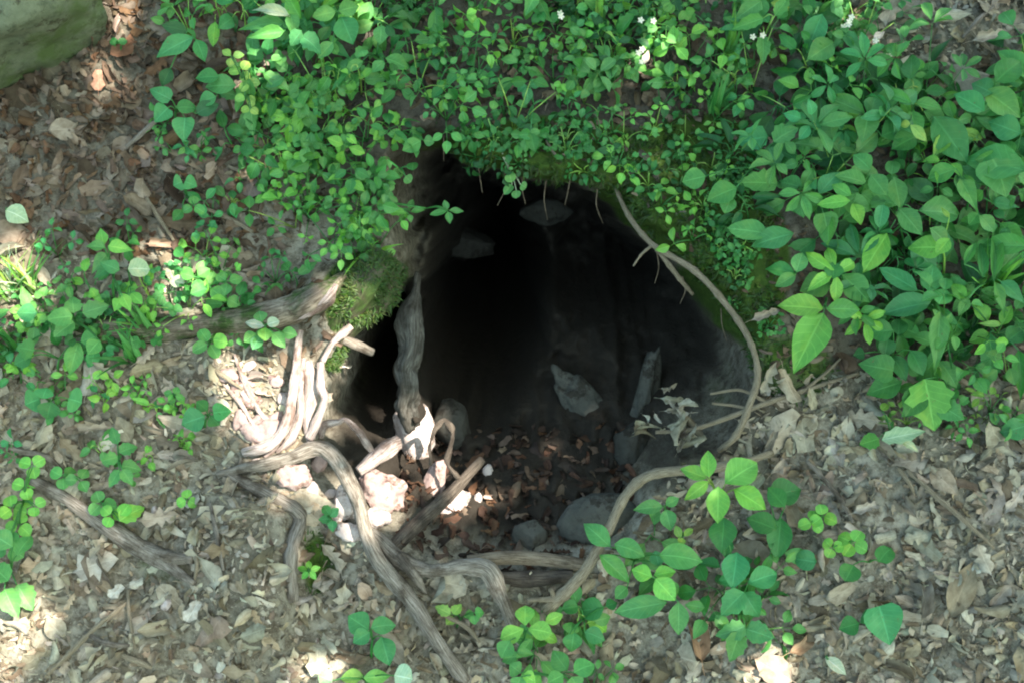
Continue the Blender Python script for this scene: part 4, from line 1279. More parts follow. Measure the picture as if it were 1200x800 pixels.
hero('broadleaf_plant', 'plant with drooping leaves and one narrow hanging leaf far right', (1165, 405), .07, R6([(1080, 370, 1090, 548, 74, 'ovate', 'teal'), (1120, 340, 1040, 335, 24, 'lance', 'yel'), (1000, 260, 945, 195, 46, 'ovate'), (1140, 400, 1200, 350, 70, 'ovate', 'deep'), (1180, 430, 1200, 600, 60, 'lance', 'deep')]), ck='mid')
hero('trefoil_plant', 'dark group of overlapping leaves above the torn pale leaf', (1045, 430), .06, R6([(740, 500, 630, 480, 100, 'heart'), (770, 540, 655, 580, 88, 'ovate'), (735, 450, 790, 520, 64, 'ovate'), (800, 430, 850, 510, 70, 'ovate'), (740, 360, 650, 365, 80, 'ovate', 'deep'), (760, 380, 760, 310, 60, 'ovate', 'deep'), (720, 390, 715, 445, 60, 'round', 'deep'), (640, 440, 600, 445, 50, 'lance', 'dark')]), ck='deep')
hero('broadleaf_plant', 'plant with one bright jagged leaf at the foot of the right weed bank', (1080, 470), .06, R6([(850, 530, 890, 705, 160, 'toothed', 'bright'), (900, 620, 985, 668, 90, 'toothed', 'mid'), (840, 560, 790, 660, 90, 'ovate', 'deep')]), ck='mid')
hero('torn_leaf_weed', 'weed with a torn whitish green leaf on the soil edge', (1050, 505), .03, R6([(700, 745, 850, 710, 62, 'toothed', 'pale'), (740, 690, 650, 660, 40, 'ovate', 'yel'), (700, 640, 720, 615, 30, 'round', 'yel'), (690, 740, 625, 760, 70, 'toothed', 'mid'), (770, 750, 830, 775, 34, 'toothed', 'pale')]), ck='mid')
hero('broadleaf_plant', 'lone pointed leaf at the right edge above bare litter', (1195, 515), .04, R6([(1215, 690, 1125, 725, 80, 'ovate', 'teal')]), ck='teal')
# lower right
hero('bright_shoot', 'bright lime green shoot with five pointed leaves in front of the burrow', (848, 640), .15, R9([(85, 80, -5, 45, 56, 'ovate'), (92, 78, 88, -18, 58, 'ovate'), (90, 92, 10, 155, 50, 'ovate'), (125, 110, 125, 232, 84, 'ovate'), (180, 120, 292, 185, 84, 'ovate'), (150, 100, 262, 20, 112, 'ovate')]), ck='bright', stemc='yel', stagger=.008)
hero('broadleaf_plant', 'dark dull leaves low behind the bright lime shoot', (905, 660), .05, R9([(300, 150, 418, 110, 105, 'ovate'), (360, 180, 300, 115, 70, 'ovate'), (345, 220, 335, 360, 90, 'ovate'), (330, 260, 228, 220, 84, 'ovate')]), ck='deep')
hero('tall_weed', 'tall weed with stacked dull leaves left of the orange brown leaf', (862, 765), .07, R9([(145, 220, 140, 330, 100, 'ovate', 'deep'), (190, 340, 180, 460, 100, 'ovate'), (200, 430, 130, 440, 60, 'ovate'), (230, 450, 335, 410, 84, 'ovate'), (215, 480, 140, 560, 96, 'toothed'), (215, 480, 270, 570, 96, 'toothed'), (220, 600, 130, 640, 80, 'toothed', 'mid'), (220, 610, 318, 640, 90, 'toothed', 'teal'), (200, 620, 170, 722, 84, 'toothed', 'mid')]), ck='teal')
hero('broadleaf_plant', 'cluster of broad mid green leaves right of the rounded grey stone', (760, 660), .08, Q5([(620, 160, 500, 50, 100, 'ovate', 'mid'), (640, 150, 780, 185, 100, 'ovate', 'mid'), (570, 200, 710, 320, 90, 'ovate', 'mid'), (850, 200, 1050, 210, 130, 'ovate', 'mid'), (850, 250, 830, 180, 80, 'ovate', 'teal'), (700, 350, 645, 400, 70, 'ovate')]), ck='mid')
hero('trefoil_plant', 'trefoil with big glossy leaves in front of the bare root', (775, 700), .10, Q5([(815, 300, 722, 268, 84, 'ovate', 'bright'), (825, 295, 925, 272, 70, 'ovate', 'bright'), (830, 310, 925, 405, 110, 'ovate', 'bright'), (885, 420, 645, 470, 110, 'ovate', 'mid'), (940, 420, 945, 570, 96, 'ovate', 'mid')]), ck='mid')
hero('seedling', 'two leaf seedling with oval leaves at the bare root bend', (780, 610), .06, R8([(1130, 180, 1035, 188, 54, 'ovate'), (1140, 190, 1160, 260, 60, 'ovate'), (1140, 175, 1185, 150, 40, 'ovate')]), ck='mid')
hero('pale_seedling', 'tiny yellow green seedling below the bright lime shoot', (800, 625), .05, Q5([(950, 120, 925, 60, 40, 'ovate'), (965, 110, 1010, 70, 34, 'ovate'), (960, 120, 950, 145, 40, 'round')]), ck='yel')
hero('trefoil_plant', 'three round leaved plant at the foot of the elbow root', (625, 760), .08, Q5([(222, 530, 218, 435, 94, 'obovate', 'bright'), (215, 545, 110, 590, 90, 'obovate', 'bright'), (235, 545, 345, 560, 96, 'obovate', 'bright'), (150, 600, 110, 680, 90, 'ovate', 'mid'), (180, 660, 260, 660, 44, 'ovate', 'mid')]), ck='mid')
hero('trefoil_plant', 'dark creeping leaves right of the three round leaved plant', (680, 720), .045, Q5([(590, 450, 480, 460, 110, 'round', 'teal'), (470, 440, 400, 450, 70, 'round', 'deep'), (450, 560, 440, 650, 92, 'ovate', 'mid'), (430, 570, 440, 510, 84, 'ovate', 'mid'), (500, 560, 595, 590, 84, 'ovate', 'teal'), (600, 440, 650, 420, 60, 'ovate', 'deep')]), ck='teal')
hero('broadleaf_plant', 'leafy plant cut by the bottom edge below the threshold', (670, 800), .08, Q5([(420, 740, 350, 650, 90, 'ovate'), (450, 750, 540, 700, 100, 'ovate'), (400, 760, 330, 800, 80, 'ovate'), (440, 770, 470, 830, 90, 'ovate'), (200, 750, 150, 715, 80, 'ovate', 'mid'), (210, 760, 270, 790, 70, 'ovate', 'bright'), (200, 770, 180, 830, 80, 'ovate')]), ck='mid')
hero('clover_seedling', 'upper trefoil seedling on the bare right slope', (962, 615), .035, R9(tri(492, 215, 52, 100, .9) + tri(455, 235, 50, 200, .9, c='bright')), ck='bright')
hero('clover_seedling', 'lower trefoil seedling on the bare right slope', (985, 645), .035, R9(tri(598, 308, 60, 60, .85, n=4) + tri(525, 325, 42, 10, 1.0)), ck='bright')
hero('round_leaf_seedling', 'single round bluish leaf on the right slope', (943, 660), .03, R9([(470, 375, 395, 365, 72, 'round', 'teal')]), ck='teal')
hero('round_leaf_seedling', 'two dull round leaves right of the trefoil seedlings', (1025, 655), .03, R9([(690, 375, 730, 320, 66, 'round', 'deep'), (600, 385, 575, 440, 76, 'round', 'deep')]), ck='deep')
hero('lobed_leaf_plant', 'dark green notched leaf alone on the right slope', (1030, 735), .035, R9([(690, 530, 735, 660, 135, 'heart', 'teal'), (670, 590, 640, 545, 70, 'ovate', 'deep'), (620, 590, 555, 610, 70, 'ovate', 'deep')]), ck='deep')
hero('pale_sprout', 'pale bluish sprout lying on the litter at the bottom right', (975, 775), .02, R9([(500, 710, 575, 765, 44, 'ovate', 'pale')]), ck='pale')
# lower middle and left
hero('dark_seedling', 'dark green three lobed plant left of the long root foot', (435, 770), .045, Z(300, 560, 3.333, [(440, 590, 360, 540, 100, 'ovate'), (450, 585, 540, 560, 80, 'ovate'), (445, 600, 380, 640, 70, 'ovate', 'teal'), (490, 620, 520, 725, 90, 'ovate')]), ck='teal')
hero('yellow_weed', 'small yellowish weed in the hollow between the two grey roots', (535, 735), .03, Z(300, 560, 3.333, [(760, 530, 700, 500, 50, 'toothed', 'yel'), (770, 530, 800, 490, 45, 'toothed', 'yel'), (770, 540, 745, 570, 50, 'toothed', 'yel'), (850, 530, 815, 540, 46, 'toothed', 'mid'), (855, 525, 890, 520, 50, 'toothed', 'mid'), (850, 535, 855, 570, 46, 'toothed', 'mid')]), ck='yel')
hero('sunlit_weed', 'sunlit yellow green leaves at the bottom edge left of the long root', (430, 800), .04, Z(300, 560, 3.333, [(420, 770, 330, 780, 60, 'ovate', 'yel'), (420, 780, 520, 770, 60, 'ovate', 'bright'), (540, 770, 610, 780, 100, 'round', 'pale'), (300, 790, 240, 770, 70, 'ovate', 'pale')]), ck='yel')
hero('tiny_seedling', 'tiny star shaped seedling in the mossy nook by the ledge', (362, 670), .03, tri(362, 668, 14, 20, .55, 'ovate', n=5), ck='bright')
hero('dark_fern', 'dark bluish green sprig at the corner of the ledge', (375, 605), .03, R8([(-40, 210, -70, 170, 40, 'toothed'), (-40, 215, -10, 185, 40, 'toothed'), (-35, 225, -80, 225, 40, 'toothed'), (-30, 230, -30, 265, 40, 'toothed')]), ck='teal')
hero('seedling', 'tiny bright seedling on the litter above the earth ledge', (218, 585), .03, tri(219, 585, 14, 90, .9, 'round', n=3), ck='bright')
hero('creeping_weed', 'small leaved creeper left of the top of the fallen branch', (32, 575), .04, tri(38, 545, 17, 40, .9) + tri(30, 570, 17, 160, .9) + tri(40, 592, 15, 270, .9) + tri(14, 595, 18, 100, .9) + tri(22, 615, 18, 200, .9) + tri(10, 640, 22, 320, .9, c='mid'), ck='bright')
hero('creeping_weed', 'clump of mid green leaves at the left edge below the creeper', (10, 670), .04, [(15, 640, -10, 625, 26, 'ovate'), (20, 650, 35, 625, 22, 'ovate'), (10, 680, -12, 660, 28, 'toothed'), (20, 685, 38, 712, 30, 'toothed'), (5, 690, 20, 720, 28, 'toothed', 'mid')], ck='mid')
hero('trefoil_weed', 'low trefoil just above the middle of the fallen branch', (84, 560), .03, tri(74, 558, 17, 150, .9) + tri(93, 562, 18, 60, .8, 'ovate'), ck='mid')
hero('trefoil_weed', 'spread of small leaves right of the fallen branch middle', (135, 598), .03, tri(118, 590, 18, 110, .9, c='mid') + tri(130, 604, 16, 250, .9) + [(140, 610, 168, 590, 24, 'toothed'), (142, 604, 150, 590, 16, 'round')], ck='bright')
hero('upright_weed', 'upright bright weed with toothed leaves above the fallen branch', (140, 545), .05, [(138, 520, 130, 500, 14, 'toothed'), (140, 530, 160, 520, 18, 'toothed'), (138, 535, 120, 540, 18, 'toothed'), (142, 545, 165, 548, 18, 'toothed'), (140, 550, 128, 570, 16, 'toothed'), (143, 550, 155, 566, 16, 'toothed')], ck='mid')
hero('broadleaf_plant', 'dull blue green leaf pair on the soil at left below the grass', (58, 475), .04, R4([(140, 600, 90, 620, 90, 'ovate'), (150, 600, 160, 560, 70, 'ovate'), (180, 610, 165, 670, 80, 'ovate', 'deep'), (240, 600, 285, 610, 90, 'round')]), ck='teal')
hero('broadleaf_plant', 'low plant with broad bent leaves beside the pinkish soil', (240, 500), .045, R4([(720, 660, 640, 690, 90, 'ovate'), (730, 640, 690, 610, 50, 'ovate', 'deep'), (750, 650, 812, 640, 66, 'heart'), (740, 660, 770, 690, 60, 'ovate', 'deep')]), ck='teal')
hero('tiny_seedling', 'very small seedling above the bent leaved plant', (204, 468), .03, tri(204, 463, 13, 70, .7, 'ovate', n=4), ck='mid')
hero('seedling', 'four leaved seedling in front of the mossy root', (310, 390), .06, R4([(930, 345, 862, 332, 34, 'ovate', 'pale'), (940, 340, 980, 325, 40, 'round', 'pale'), (932, 350, 935, 395, 56, 'ovate', 'bright'), (920, 330, 910, 290, 50, 'ovate', 'mid'), (900, 370, 860, 400, 50, 'ovate', 'mid'), (960, 370, 1000, 410, 50, 'ovate', 'mid'), (990, 365, 1045, 375, 46, 'ovate', 'mid'), (915, 380, 890, 425, 46, 'ovate', 'teal')]), ck='mid')
hero('seedling', 'small cluster of round leaves under the mossy root', (246, 408), .04, tri(245, 402, 22, 30, .7, n=4) + [(250, 398, 266, 400, 18, 'round', 'bright')], ck='mid')
hero('jagged_weed', 'weed with large jagged leaves over the left end of the mossy root', (80, 375), .06, R4([(260, 330, 190, 380, 70, 'toothed'), (255, 310, 165, 320, 80, 'toothed'), (260, 300, 250, 240, 70, 'toothed'), (130, 300, 60, 300, 70, 'ovate', 'teal'), (290, 300, 380, 270, 66, 'toothed'), (340, 380, 285, 400, 66, 'ovate'), (350, 395, 310, 440, 60, 'ovate')]), ck='mid')
hero('narrow_weed', 'narrow triangular leaf on a slim stalk under the grass', (68, 445), .04, R4([(275, 400, 245, 512, 64, 'ovate'), (330, 430, 325, 480, 46, 'round', 'teal'), (120, 430, 60, 420, 80, 'toothed', 'deep'), (110, 450, 50, 480, 60, 'ovate', 'deep')]), ck='mid')
hero('lance_leaf_weed', 'upright weed with pointed leaves left of the sunlit soil patch', (135, 360), .09, R4([(370, 70, 300, 60, 44, 'lance'), (380, 65, 465, 75, 50, 'lance', 'bright'), (365, 60, 350, 0, 44, 'lance', 'bright'), (380, 90, 320, 150, 48, 'lance'), (400, 130, 330, 170, 50, 'lance', 'deep'), (420, 150, 350, 120, 50, 'lance', 'teal'), (430, 240, 460, 290, 44, 'lance', 'bright'), (425, 250, 400, 290, 44, 'lance', 'bright')]), ck='mid')
hero('round_leaf_seedling', 'pale round leaf beside the upright pointed weed', (160, 335), .06, R4([(450, 145, 525, 140, 70, 'round', 'pale'), (460, 230, 500, 265, 40, 'ovate', 'bright'), (450, 235, 420, 265, 40, 'ovate', 'bright')]), ck='mid')
hero('broadleaf_plant', 'clump of trefoil leaves above the mossy root', (240, 345), .05, R4(tri(735, 210, 70, 80, .75, 'ovate', c='mid') + tri(690, 175, 60, 160, .75, 'ovate') + tri(800, 190, 56, 20, .75, 'ovate') + [(650, 195, 595, 185, 50, 'ovate', 'pale'), (800, 250, 840, 270, 50, 'ovate')]), ck='mid')
# upper left
hero('broadleaf_plant', 'plant with long teal leaves under the top left weeds', (215, 55), .06, R1([(680, 130, 555, 190, 70, 'ovate'), (660, 110, 570, 90, 50, 'ovate', 'dark'), (690, 140, 720, 210, 50, 'ovate', 'teal'), (600, 240, 570, 300, 50, 'ovate', 'dark')]), ck='teal')
hero('broadleaf_plant', 'plant with one glossy pale leaf left of the yellow weed', (258, 115), .07, R1([(830, 300, 722, 300, 74, 'ovate', 'mid'), (760, 340, 700, 360, 60, 'ovate', 'teal'), (770, 270, 690, 270, 60, 'ovate', 'deep')]), ck='mid')
hero('broadleaf_plant', 'plant with drooping triangular leaves in the brown leaf drift', (205, 140), .06, R1([(600, 350, 525, 310, 60, 'heart'), (590, 380, 545, 425, 70, 'heart'), (650, 415, 645, 492, 80, 'heart', 'teal'), (620, 380, 690, 370, 60, 'ovate', 'deep'), (690, 400, 760, 360, 60, 'ovate', 'dark')]), ck='teal')
hero('yellow_weed', 'weed with pale yellow green leaf sprays catching sun at upper left', (300, 130), .07, R1(tri(815, 200, 44, 20, .7, 'ovate', c='yel') + tri(850, 250, 46, 60, .8, c='yel') + tri(870, 290, 42, 120, .8, c='yel') + tri(865, 340, 40, 200, .8, c='yel') + tri(880, 380, 34, 80, .8, c='yel')), ck='yel')
hero('fern_weed', 'arching long leaved weed at the top left of the green mass', (335, 60), .09, R1([(1000, 80, 840, 90, 50, 'lance', 'mid'), (1020, 60, 880, 20, 44, 'lance', 'pale'), (1000, 110, 870, 130, 50, 'lance'), (1020, 50, 1040, 130, 50, 'lance'), (1060, 130, 1130, 170, 80, 'toothed', 'teal'), (1060, 110, 1020, 160, 60, 'toothed', 'teal')]), ck='mid')
hero('broadleaf_plant', 'big bent leaf with a grey tip near the top left of the green mass', (395, 60), .07, R1([(1180, 40, 1100, 60, 60, 'ovate'), (1190, 40, 1260, 20, 60, 'ovate', 'mid'), (1200, 60, 1240, 150, 90, 'ovate', 'teal'), (1170, 150, 1120, 200, 50, 'ovate', 'mid')]), ck='mid')
hero('seedling', 'heart leaved seedling low in the brown leaf drift', (216, 225), .035, R1([(640, 640, 610, 650, 66, 'heart', 'teal'), (650, 640, 690, 650, 60, 'heart', 'teal')] + tri(680, 725, 44, 90, .8, c='mid') + [(640, 740, 610, 775, 40, 'ovate', 'deep')]), ck='teal')
hero('pale_sprout', 'pale bluish leaf at the left edge of the brown leaf drift', (22, 252), .02, R1([(20, 740, 95, 765, 76, 'ovate', 'pale')]), ck='pale')
hero('seedling', 'small dark seedling close to the boulder', (137, 50), .02, R1(tri(415, 155, 34, 30, .8, c='deep')), ck='deep')
# over the mouth
hero('hanging_trefoil', 'trefoil hanging alone over the left of the dark mouth', (452, 148), .03, Z(400, 0, 3, [(285, 490, 238, 465, 44, 'ovate', 'mid'), (280, 495, 218, 530, 56, 'ovate', 'mid'), (290, 495, 325, 495, 46, 'ovate', 'mid')]), ck='mid')
hero('hanging_seedling', 'three round leaves dangling over the dark mouth', (446, 185), .025, Z(400, 0, 3, [(250, 600, 250, 570, 42, 'round'), (220, 610, 180, 605, 36, 'round'), (225, 620, 245, 640, 38, 'round')]), ck='mid')
hero('hanging_sprig', 'spiky green sprig over the upper left of the dark mouth', (442, 250), .02, Z(400, 0, 3, [(230, 745, 180, 740, 24, 'ovate'), (240, 740, 250, 700, 26, 'ovate'), (245, 745, 290, 735, 24, 'ovate'), (235, 750, 200, 780, 24, 'ovate'), (240, 755, 245, 780, 22, 'ovate')]), ck='mid')
hero('hanging_sprig', 'four pointed star sprig in front of the dark mouth', (441, 238), .02, Z(400, 0, 3, [(372, 740, 312, 755, 26, 'ovate'), (372, 738, 362, 705, 26, 'ovate'), (378, 740, 430, 742, 24, 'ovate'), (375, 745, 382, 785, 28, 'ovate')]), ck='mid')
hero('hanging_seedling', 'pale stalk with three round leaves hanging below the mossy brow', (588, 180), .025, Z(400, 0, 3, [(590, 610, 600, 640, 42, 'round'), (600, 650, 575, 680, 32, 'round'), (630, 650, 650, 660, 36, 'round'), (615, 670, 615, 695, 34, 'round')]), ck='mid', stemc='pale')
hero('round_leaf_seedling', 'lone kidney shaped leaf on the moss right of the brow', (690, 175), .03, Z(400, 0, 3, [(880, 500, 825, 520, 56, 'round', 'mid')]), ck='mid')
hero('broadleaf_plant', 'plant with pointed oval leaves left of the trefoil mat top', (445, 75), .06, Z(400, 0, 3, [(155, 205, 240, 235, 56, 'ovate', 'mid'), (150, 215, 110, 250, 44, 'ovate'), (75, 215, 15, 250, 40, 'ovate'), (80, 200, 70, 175, 40, 'ovate'), (140, 90, 140, 150, 56, 'ovate')]), ck='mid')
hero('broadleaf_plant', 'drooping grey green shoot on the soil above the brow', (640, 120), .04, Z(400, 0, 3, [(650, 300, 620, 320, 40, 'ovate'), (660, 300, 700, 290, 40, 'ovate'), (655, 310, 655, 360, 40, 'ovate'), (650, 430, 612, 430, 54, 'ovate', 'deep'), (660, 420, 700, 420, 46, 'ovate', 'deep'), (665, 470, 680, 530, 50, 'ovate', 'deep')]), ck='teal')


# ---- the mat of small weeds, plant by plant
def mat(poly, n, kinds, sizes, hs, cks, label, group, name='small_weed', cat='weed', nl=(3, 6), skip=-4, mind=13):
    poly = np.array(poly, float)
    x0, y0 = poly.min(0); x1, y1 = poly.max(0)
    got = []; tries = 0
    while len(got) < n and tries < n * 60:
        tries += 1
        a = random.uniform(x0, x1); b = random.uniform(y0, y1)
        if sdf(np.array([a]), np.array([b]), poly)[0] < 0 or hole_s(a, b) > skip: continue
        if any((a - q[0]) ** 2 + (b - q[1]) ** 2 < mind ** 2 for q in got): continue
        got.append((a, b))
        weed(a, b, random.choice(kinds), random.randint(*nl), random.uniform(*sizes), random.uniform(*hs), cks, label, group, name, cat)


mat([(430, -30), (720, -30), (720, 120), (640, 130), (560, 190), (470, 175), (430, 150)], 50, ['trefoil', 'trefoil', 'biternate', 'ternate', 'ovate'], (.026, .046), (.015, .065), ['mid', 'mid', 'bright', 'deep', 'dark'],
    '|in mat above the mouth', 'trefoil weeds above the mouth')
mat([(690, -30), (900, -30), (890, 120), (820, 200), (720, 235), (690, 160)], 32, ['trefoil', 'biternate', 'trefoil', 'ternate', 'toothed'], (.026, .048), (.015, .065), ['mid', 'mid', 'bright', 'deep', 'dark'],
    '|on bank above the vine', 'trefoil weeds above the vine')
mat([(315, 110), (440, 130), (455, 220), (450, 320), (400, 320), (310, 240)], 32, ['trefoil', 'trefoil', 'biternate', 'ternate'], (.03, .05), (.02, .07), ['mid', 'mid', 'bright', 'bright', 'deep'],
    '|in mass left of the mouth', 'trefoil weeds left of the mouth')
mat([(190, -30), (440, -30), (430, 130), (300, 130), (230, 60)], 30, ['ternate', 'trefoil', 'ovate', 'toothed'], (.03, .05), (.03, .07), ['mid', 'teal', 'deep', 'bright'],
    '|in mass near the boulder', 'leafy weeds at the top left')
mat([(880, -30), (1010, -30), (1080, 60), (1230, 80), (1230, 125), (1000, 105), (880, 110)], 20, ['ternate', 'trefoil', 'ovate', 'toothed'], (.035, .055), (.03, .08), ['mid', 'deep', 'teal', 'dark'],
    '|in the top right corner', 'leafy weeds at the top right')
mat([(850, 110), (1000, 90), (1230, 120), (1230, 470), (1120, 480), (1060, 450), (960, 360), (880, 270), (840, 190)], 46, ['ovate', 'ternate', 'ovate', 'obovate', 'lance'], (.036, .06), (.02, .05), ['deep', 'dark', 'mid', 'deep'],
    '|under the right bank plants', 'shaded weeds under the right bank plants', nl=(4, 7))  # darker greens paint in the shade below the taller leaves
mat([(880, 120), (1000, 95), (1230, 100), (1230, 450), (1110, 460), (1010, 420), (920, 320)], 26, ['ternate', 'palmate', 'ovate', 'ternate'], (.048, .07), (.05, .095), ['mid', 'mid', 'bright', 'teal'],
    '|in the right bank leaf mass', 'leafy weeds in the right bank mass', nl=(4, 7), mind=24)
mat([(700, 640), (880, 600), (920, 700), (860, 790), (760, 720)], 7, ['ternate', 'ovate'], (.036, .05), (.03, .06), ['mid', 'deep'],
    '|around the bright lime shoot', 'weeds around the bright lime shoot', mind=24)
mat([(700, 140), (860, 140), (870, 240), (800, 290), (730, 215)], 13, ['trefoil', 'biternate', 'ternate'], (.02, .036), (.012, .035), ['mid', 'deep', 'bright'],
    '|on the moss above the vine', 'weeds on the moss above the vine', mind=20)
mat([(815, 190), (880, 190), (905, 300), (900, 420), (880, 400), (850, 330)], 18, ['trefoil', 'biternate'], (.014, .024), (.01, .02), ['deep', 'mid'],
    '|on mossy rim beside vine', 'tiny weeds on the mossy rim', mind=9)
mat([(48, 300), (130, 290), (300, 300), (420, 270), (440, 310), (330, 350), (200, 375), (100, 440), (-20, 440), (-20, 385), (48, 375)], 22, ['trefoil', 'ternate', 'toothed', 'biternate'], (.024, .042), (.02, .05), ['mid', 'bright', 'teal', 'deep'],
    '|along the mossy root', 'weeds along the mossy root')
mat([(60, 355), (200, 360), (300, 350), (300, 392), (200, 402), (60, 405)], 3, ['trefoil', 'toothed', 'ternate'], (.024, .036), (.03, .05), ['mid', 'bright', 'deep'],
    '|over the mossy root', 'weeds over the mossy root')
mat([(-10, 440), (230, 440), (240, 520), (120, 600), (-10, 560)], 12, ['trefoil', 'toothed'], (.018, .03), (.012, .03), ['mid', 'bright', 'teal'],
    '|on the left soil', 'seedlings on the left soil', mind=26)
mat([(190, 130), (320, 130), (310, 280), (210, 280)], 8, ['trefoil', 'ovate'], (.02, .035), (.015, .03), ['mid', 'teal', 'deep'],
    '|by the brown leaf drift', 'weeds by the brown leaf drift', mind=22)
mat([(600, 740), (720, 700), (720, 810), (590, 810)], 5, ['trefoil', 'ovate'], (.03, .045), (.03, .05), ['mid', 'bright'],
    '|below the threshold', 'weeds below the threshold')
mat([(1000, 470), (1130, 470), (1200, 500), (1060, 540)], 5, ['ternate', 'trefoil'], (.025, .035), (.02, .03), ['mid', 'yel'],
    '|edging the right bank', 'weeds edging the right bank', mind=20)
mat([(480, 150), (700, 140), (715, 205), (600, 200), (500, 195)], 14, ['trefoil', 'ternate', 'biternate'], (.02, .036), (.012, .03), ['deep', 'mid', 'dark'],
    '|hanging from the brow', 'weeds hanging from the brow', skip=4)

# ------------------------------------------------------------------ small white blossoms
def blossom_mesh():
    acc = Acc()
    for k in range(5):
        V, Tt, UV = leaf_shape('obovate', 3, 2, fold=.1, curl=.2, seed=700 + k)
        M = Matrix.Rotation(k * 1.2566, 4, 'Z') @ Matrix.Rotation(-.25, 4, 'Y') @ Matrix.Diagonal((.5, .32, .5, 1))
        acc.add(xf(V, M), Tt, UV)
    return mesh_np('flower', np.concatenate(acc.V), np.concatenate(acc.T), np.concatenate(acc.UV), None, True, M_GREEN)


FLOWER = blossom_mesh()
for a, b, n, lab in [(652, 20, 2, 'tiny white blossoms at the top edge above the mouth'), (748, 60, 3, 'tiny white blossoms just above the cream leaf sliver'), (757, 25, 2, 'pair of tiny white blossoms at the top edge above the sliver'),
                     (990, 24, 4, 'spray of tiny white blossoms at the top right among broad leaves'), (1030, 50, 2, 'two tiny white blossoms beside the pink leaf sliver'), (885, 42, 2, 'two tiny white blossoms left of the heart leaved plant')]:
    p, nn = hit(a, b)
    root = empty('white_flower', p)
    tag(root, lab, 'flower')
    tubes = []
    for k in range(n):
        tip = near_pt(a + random.gauss(0, 6), b + random.gauss(0, 5), .075)
        o = link('flower', FLOWER, root, frame(tip, R, (CAM - tip).normalized() + Vector((random.gauss(0, .3), 0, random.gauss(0, .3))), .011, .011, .011))
        o.color = (.72, .72, .66, 1)
        tubes.append(tube([p, p.lerp(tip, .5) + R * .003, tip], [.0009, .0008, .0006], 3, 6))
    stem_obj(root, tubes, gcol('mid'))

# ------------------------------------------------------------------ grass
BLADES = []
for k in range(4):
    V, Tt, UV = leaf_shape('lance', 8, 2, fold=.03, curl=[.25, .5, .8, .1][k], wave=.01, seed=600 + k)
    BLADES.append(mesh_np('blade', V, Tt, UV, None, True, M_GREEN))


def tuft(px, py, n, L, wd, cks, label, lean=.8):
    p = near_pt(px, py, 0)
    root = empty('grass_tuft', p)
    tag(root, label, 'grass')
    for i in range(n):
        a = random.random() * 6.283
        dirv = (Vector((0, 0, .55)) + N * .55 + (R * math.cos(a) + T * math.sin(a)) * lean * random.uniform(.4, 1.3)).normalized()
        nrm = (dirv.cross(R * math.sin(a) - T * math.cos(a)) + (CAM - p).normalized() * .8)
        l = L * random.uniform(.55, 1.15)
        o = link('blade', random.choice(BLADES), root, frame(p + Vector((random.gauss(0, .006), random.gauss(0, .004), 0)), dirv, nrm, l, wd * random.uniform(.7, 1.3), l))
        o.color = gcol(random.choice(cks))


tuft(14, 350, 46, .085, .0042, ['yel', 'pale', 'pale'], 'sunlit pale grass tuft at the left edge')
tuft(42, 345, 22, .10, .0042, ['yel', 'mid', 'pale'], 'taller grass tuft right of the sunlit one')
tuft(180, 395, 26, .075, .009, ['bright', 'mid'], 'bright grass tuft growing over the middle of the mossy root')
tuft(160, 425, 14, .075, .009, ['mid', 'deep'], 'drooping grass tuft below the mossy root')
tuft(432, 300, 10, .07, .008, ['mid', 'bright'], 'grass blades curling over the left rim of the burrow')
tuft(850, 70, 16, .07, .008, ['mid', 'bright'], 'grassy tuft right of the cream leaf sliver')
tuft(838, 135, 14, .065, .008, ['mid', 'deep'], 'grass tuft on the mossy bank above the vine')
tuft(700, 40, 12, .075, .012, ['mid', 'yel'], 'broad bladed tuft at the top centre')
tuft(20, 410, 14, .06, .008, ['mid', 'deep'], 'low grass at the left edge under the jagged weed')
tuft(1150, 350, 12, .10, .010, ['mid', 'bright'], 'tall grass blades among the right edge plants')

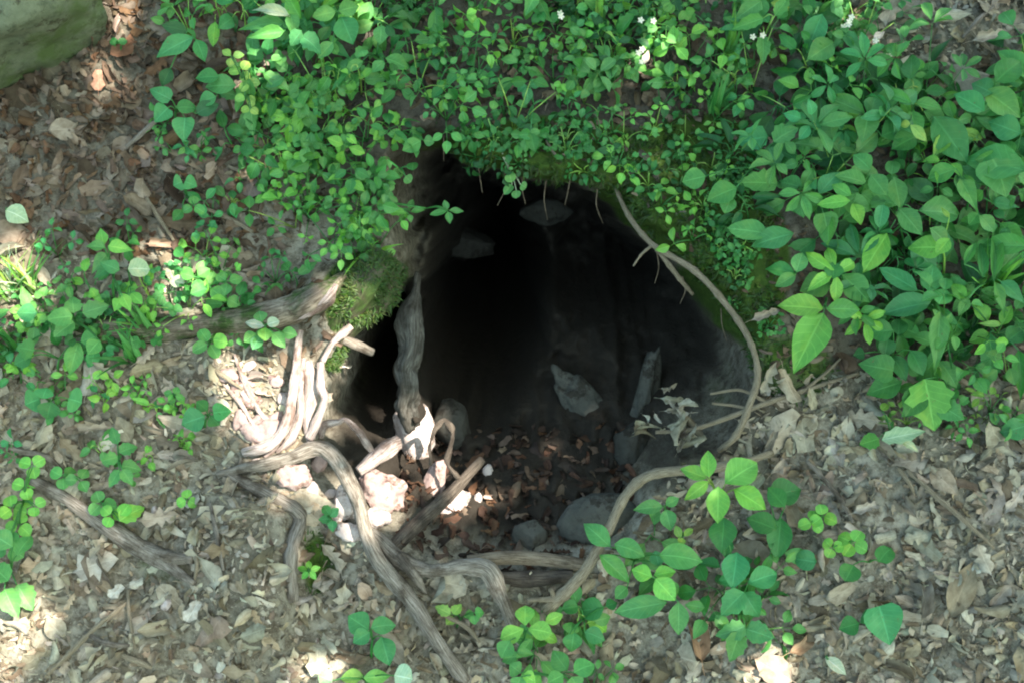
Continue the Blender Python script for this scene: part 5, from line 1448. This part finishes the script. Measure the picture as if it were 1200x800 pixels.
# ------------------------------------------------------------------ moss
def moss_fuzz():
    acc = Acc()
    V0 = np.array([(0, -.18, 0), (0, .18, 0), (1, 0, .12), (.5, 0, .2)])
    T0 = np.array([(0, 1, 3), (3, 1, 2), (0, 3, 2)])
    for cx, cy, rx, ry, n in [(655, 185, 115, 42, 2600), (862, 320, 48, 115, 3400), (820, 175, 80, 50, 1500), (540, 190, 60, 24, 600), (425, 345, 42, 50, 1200), (740, 240, 32, 34, 600), (790, 258, 60, 50, 1500), (372, 660, 20, 40, 250), (930, 430, 50, 40, 600)]:
        for _ in range(n):
            a = random.random() * 6.283; q = math.sqrt(random.random())
            x, y = cx + rx * q * math.cos(a), cy + ry * q * math.sin(a)
            if hole_s(x, y) > 10: continue
            if vnoise(x / 13, y / 13, 5) < -.30: continue
            p, nn = hit(x, y)
            L = random.uniform(.005, .014)
            d = (nn + Vector((random.gauss(0, .6), random.gauss(0, .6), random.gauss(0, .6)))).normalized()
            M = frame(p - nn * .001, d, (CAM - p).normalized() + Vector((random.gauss(0, .5), random.gauss(0, .5), random.gauss(0, .5))), L, L * .8, L)
            acc.add(xf(V0, M), T0, V0[:, :2] * .5 + .3, jitter(random.choice([(.035, .085, .012), (.025, .06, .010), (.055, .11, .018), (.045, .065, .016)]), 0, .15))
    for ob in bpy.data.objects:                       # moss on the root collar beside the mouth
        if ob.name.startswith('root_collar') and ob.data.materials[0] == M_MOSSY:
            me = ob.data
            cnt = len(me.polygons)
            for _ in range(7000):
                f = me.polygons[random.randrange(cnt)]
                fn = f.normal if f.normal.dot(-F) > 0 else -f.normal
                vs_ = [me.vertices[i].co for i in f.vertices]
                r1, r2 = random.random(), random.random()
                if r1 + r2 > 1: r1, r2 = 1 - r1, 1 - r2
                p = vs_[0] + (vs_[1] - vs_[0]) * r1 + (vs_[2] - vs_[0]) * r2
                if vnoise(p.x * 40, p.z * 40, 5) < -.2: continue
                L = random.uniform(.004, .011)
                d = (fn + Vector((random.gauss(0, .6), random.gauss(0, .6), random.gauss(0, .6)))).normalized()
                acc.add(xf(V0, frame(p, d, (CAM - p).normalized() + Vector((random.gauss(0, .5), random.gauss(0, .5), random.gauss(0, .5))), L, L * .8, L)), T0, V0[:, :2] * .5 + .3,
                        jitter(random.choice([(.04, .09, .014), (.03, .07, .012), (.06, .085, .02)]), 0, .15))
    o = link('moss', acc.mesh('moss', M_MOSS))
    tag(o, 'soft green moss carpeting the brow and right rim of the burrow', 'moss', kind='stuff')


moss_fuzz()
